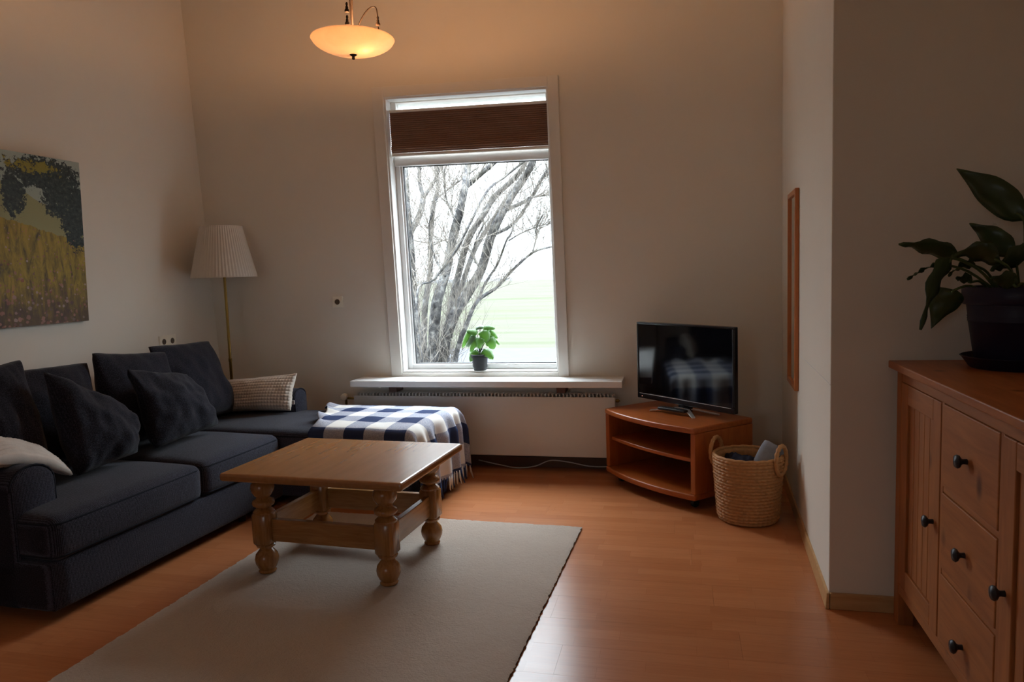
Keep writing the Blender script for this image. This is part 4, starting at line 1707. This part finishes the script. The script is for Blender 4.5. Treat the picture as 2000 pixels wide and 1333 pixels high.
yl0 = DB + .03
for bx_, by_, tx_, ty_, dy0, dy1, w_ in (
        (925, 655, 905, 672, -.01, -.03, .085), (915, 648, 896, 676, .0, -.01, .06), (932, 648, 915, 640, .0, -.02, .075),
        (944, 646, 953, 664, -.03, -.06, .085), (945, 638, 962, 634, .0, -.01, .06), (955, 660, 966, 678, -.02, -.04, .085),
        (955, 652, 978, 668, .0, .0, .03), (930, 662, 913, 682, -.03, -.06, .07), (928, 684, 914, 700, -.01, -.05, .075),
        (946, 682, 962, 694, -.01, -.05, .075), (938, 642, 936, 632, .01, .02, .07), (958, 645, 975, 655, .01, .02, .05), (938, 660, 930, 676, -.05, -.08, .07)):
    mleaf(at(bx_, by_, yl0 + dy0), at(tx_, ty_, yl0 + dy1), w_)

# ---------------------------------------------------------------- outside
GZ = -.45
g = mesh('back_lawn', boxv((-60, -60, GZ - .5), (60, YF - .2, GZ)), BF, 'meadow_grass')
tag(g, 'grass beyond the added second window', None, None, 'structure')
g = mesh('lawn', [(-160, DB + TH, GZ), (120, DB + TH, GZ), (160, 175, GZ), (-260, 175, GZ), (-160, DB + TH, GZ - .5), (120, DB + TH, GZ - .5), (160, 175, GZ - .5), (-260, 175, GZ - .5)], BF, 'meadow_grass')
tag(g, 'pale meadow grass outside the window', None, None, 'structure')
ya0, ya1 = atZ(1030, 700, GZ).y, atZ(1030, 682, GZ).y
o = mesh('road', boxv((-60, DB + 3.8, GZ - .02), (60, ya1, GZ + .02)), BF, 'gravel')
tag(o, 'grey gravel drive outside the window', None, None, 'structure')
vs, fs = [], []
nh = 60
for i in range(nh + 1):
    x = -260 + 420 * i / nh
    hgt = -.1 + .5 * noise.noise(Vector((x * .02, 3, 0))) + .25 * noise.noise(Vector((x * .07, 7, 0)))
    vs += [(x, 168, GZ - .1), (x, 190, hgt), (x, 215, hgt - .1), (x, 230, GZ - .5)]
    if i:
        a = 4 * (i - 1)
        fs += [(a + t, a + t + 1, a + 4 + t + 1, a + 4 + t) for t in range(3)]
o = mesh('hill', vs, fs, 'far_hill', None, True)
tag(o, 'low pale hills on the horizon', None, None, 'structure')

TY = 8.8
tr_ = empty('bare_tree', (at(840, 720, TY).x, TY, GZ), 0, 'bare many-stemmed tree leaning outside the window', 'tree')
def intr(o, par=None):
    o.parent = par or tr_
    if par is None:
        o.matrix_parent_inverse = Matrix.Translation(-tr_.location)
    return o


STEMS = [  # px path, depth offset, px width at base and end
    ([(838, 800), (845, 700), (850, 616), (856, 580), (872, 527), (887, 454), (899, 410), (908, 364), (914, 320), (920, 240)], 0, 30, 13),
    ([(862, 800), (866, 690), (883, 624), (913, 573), (940, 527), (957, 468), (975, 427), (1000, 382), (1023, 349), (1040, 318), (1075, 240)], .25, 30, 12),
    ([(826, 800), (818, 697), (812, 600), (803, 520), (799, 466), (821, 416), (827, 384)], .6, 20, 13),
    ([(830, 800), (829, 616), (840, 535), (841, 468), (846, 407), (855, 370), (853, 320), (856, 240)], .9, 15, 8),
    ([(872, 800), (871, 697), (880, 603), (897, 530), (915, 467), (946, 417), (967, 384), (1004, 349), (1024, 322), (1060, 250)], .7, 20, 9),
    ([(800, 800), (812, 690), (806, 560), (799, 450), (793, 380), (789, 300), (786, 220)], -.2, 22, 14),
    ([(836, 760), (813, 584), (848, 546), (891, 489), (918, 437), (951, 374), (984, 347), (1023, 316), (1060, 290)], -.5, 6, 5),
    ([(880, 790), (892, 690), (910, 638), (932, 589), (970, 562), (994, 535), (1040, 494), (1083, 481), (1130, 470)], .1, 13, 3),
    ([(862, 760), (872, 640), (896, 575), (922, 500), (937, 470), (956, 440), (985, 395), (1012, 360)], 1.3, 14, 8),
]
FORKS = [
    ([(908, 366), (925, 352), (945, 335), (965, 318), (990, 290)], 0, 14, 9, 0),
    ([(827, 386), (819, 352), (820, 320), (818, 260)], .6, 10, 7, 2),
    ([(827, 386), (844, 362), (855, 340), (864, 318), (880, 280)], .6, 9, 6, 2),
    ([(985, 412), (1037, 386), (1056, 352), (1076, 335), (1100, 310)], .25, 9, 6, 1),
    ([(959, 460), (1000, 440), (1030, 400), (1057, 350), (1080, 320)], .3, 9, 5, 1),
    ([(932, 589), (951, 548), (972, 516), (988, 473), (999, 454), (1010, 420)], .1, 7, 3, 7),
    ([(994, 470), (1020, 455), (1060, 440), (1090, 436)], .25, 4, 2, 1),
    ([(1040, 494), (1048, 462), (1046, 450), (1060, 420)], .1, 3, 2, 7),
    ([(880, 480), (868, 470), (850, 478), (830, 490)], .2, 4, 2, 0),
    ([(870, 540), (848, 500), (838, 450), (842, 420)], -.2, 6, 3, 0),
    ([(1037, 386), (1060, 383), (1090, 378)], .25, 4, 2, 3),
    ([(893, 440), (880, 410), (870, 380), (868, 330)], .1, 5, 3, 0),
    ([(940, 527), (925, 500), (930, 470), (944, 440)], .5, 7, 4, 1),
    ([(844, 395), (868, 376), (900, 352), (930, 330)], .3, 5, 3, 0),
]
stem_objs, all_paths = [], []


def pxw(wpx, Y):
    return wpx / F_PX * Y * .5 * .86


for path, off, w0, w1 in STEMS:
    Y_ = TY + off
    pts = [at(x, y_, Y_ + .12 * math.sin(i * 1.7 + off * 5)) for i, (x, y_) in enumerate(path)]
    pts[0].z = GZ
    pts = spline(pts, 4)
    m_ = len(pts)
    rad_ = [pxw(w0 + (w1 - w0) * i / (m_ - 1), Y_) * (1 + .10 * noise.noise(pts[i] * 6)) for i in range(m_)]
    stem_objs.append(intr(tube('trunk', [q for q in pts], rad_, 'bark', None, 12)))
    all_paths.append((pts, rad_))
for path, off, w0, w1, par in FORKS:
    Y_ = TY + off
    pts = spline([at(x, y_, Y_ + .12 * math.sin(i * 1.3) * (i > 0)) for i, (x, y_) in enumerate(path)], 4)
    m_ = len(pts)
    rad_ = [pxw(w0 + (w1 - w0) * i / (m_ - 1), Y_) for i in range(m_)]
    o = tube('branch', pts, rad_, 'bark', None, 8)
    intr(o, stem_objs[par])
    all_paths.append((pts, rad_))
# fine twigs: too many to pick apart
vs, fs = [], []
random.seed(11)


def twig(p0, d0, Ln, r_, depth):
    pts = [p0]
    d = d0.normalized()
    for i in range(5):
        d = (d + Vector((random.uniform(-.3, .3), random.uniform(-.3, .3), random.uniform(-.15, .3)))).normalized()
        pts.append(pts[-1] + d * Ln / 5)
    a, b = tube_data(pts, [r_ * (1 - .75 * i / 5) for i in range(6)], 4)
    o0 = len(vs)
    vs.extend(a)
    fs.extend(tuple(o0 + t for t in f) for f in b)
    if depth:
        for _ in range(3):
            i = random.randint(1, 4)
            dd = d + Vector((random.uniform(-.9, .9), random.uniform(-.9, .9), random.uniform(-.3, .8)))
            twig(pts[i], dd, Ln * random.uniform(.4, .65), r_ * .55, depth - 1)


for pi, (pts, rad_) in enumerate(all_paths):
    cnt = 62 if pi < len(STEMS) else 26
    for _ in range(cnt):
        i = int(2 + (len(pts) - 4) * random.random() ** 1.25)
        d = (pts[i + 1] - pts[i]).normalized()
        dd = d * .7 + Vector((random.uniform(-.8, .9), random.uniform(-.8, .8), random.uniform(-.1, .8)))
        twig(pts[i], dd, random.uniform(.3, .9), random.uniform(.003, .0062), 2)
o = intr(mesh('twigs', vs, fs, 'twig_bark'))
o['kind'] = 'stuff'
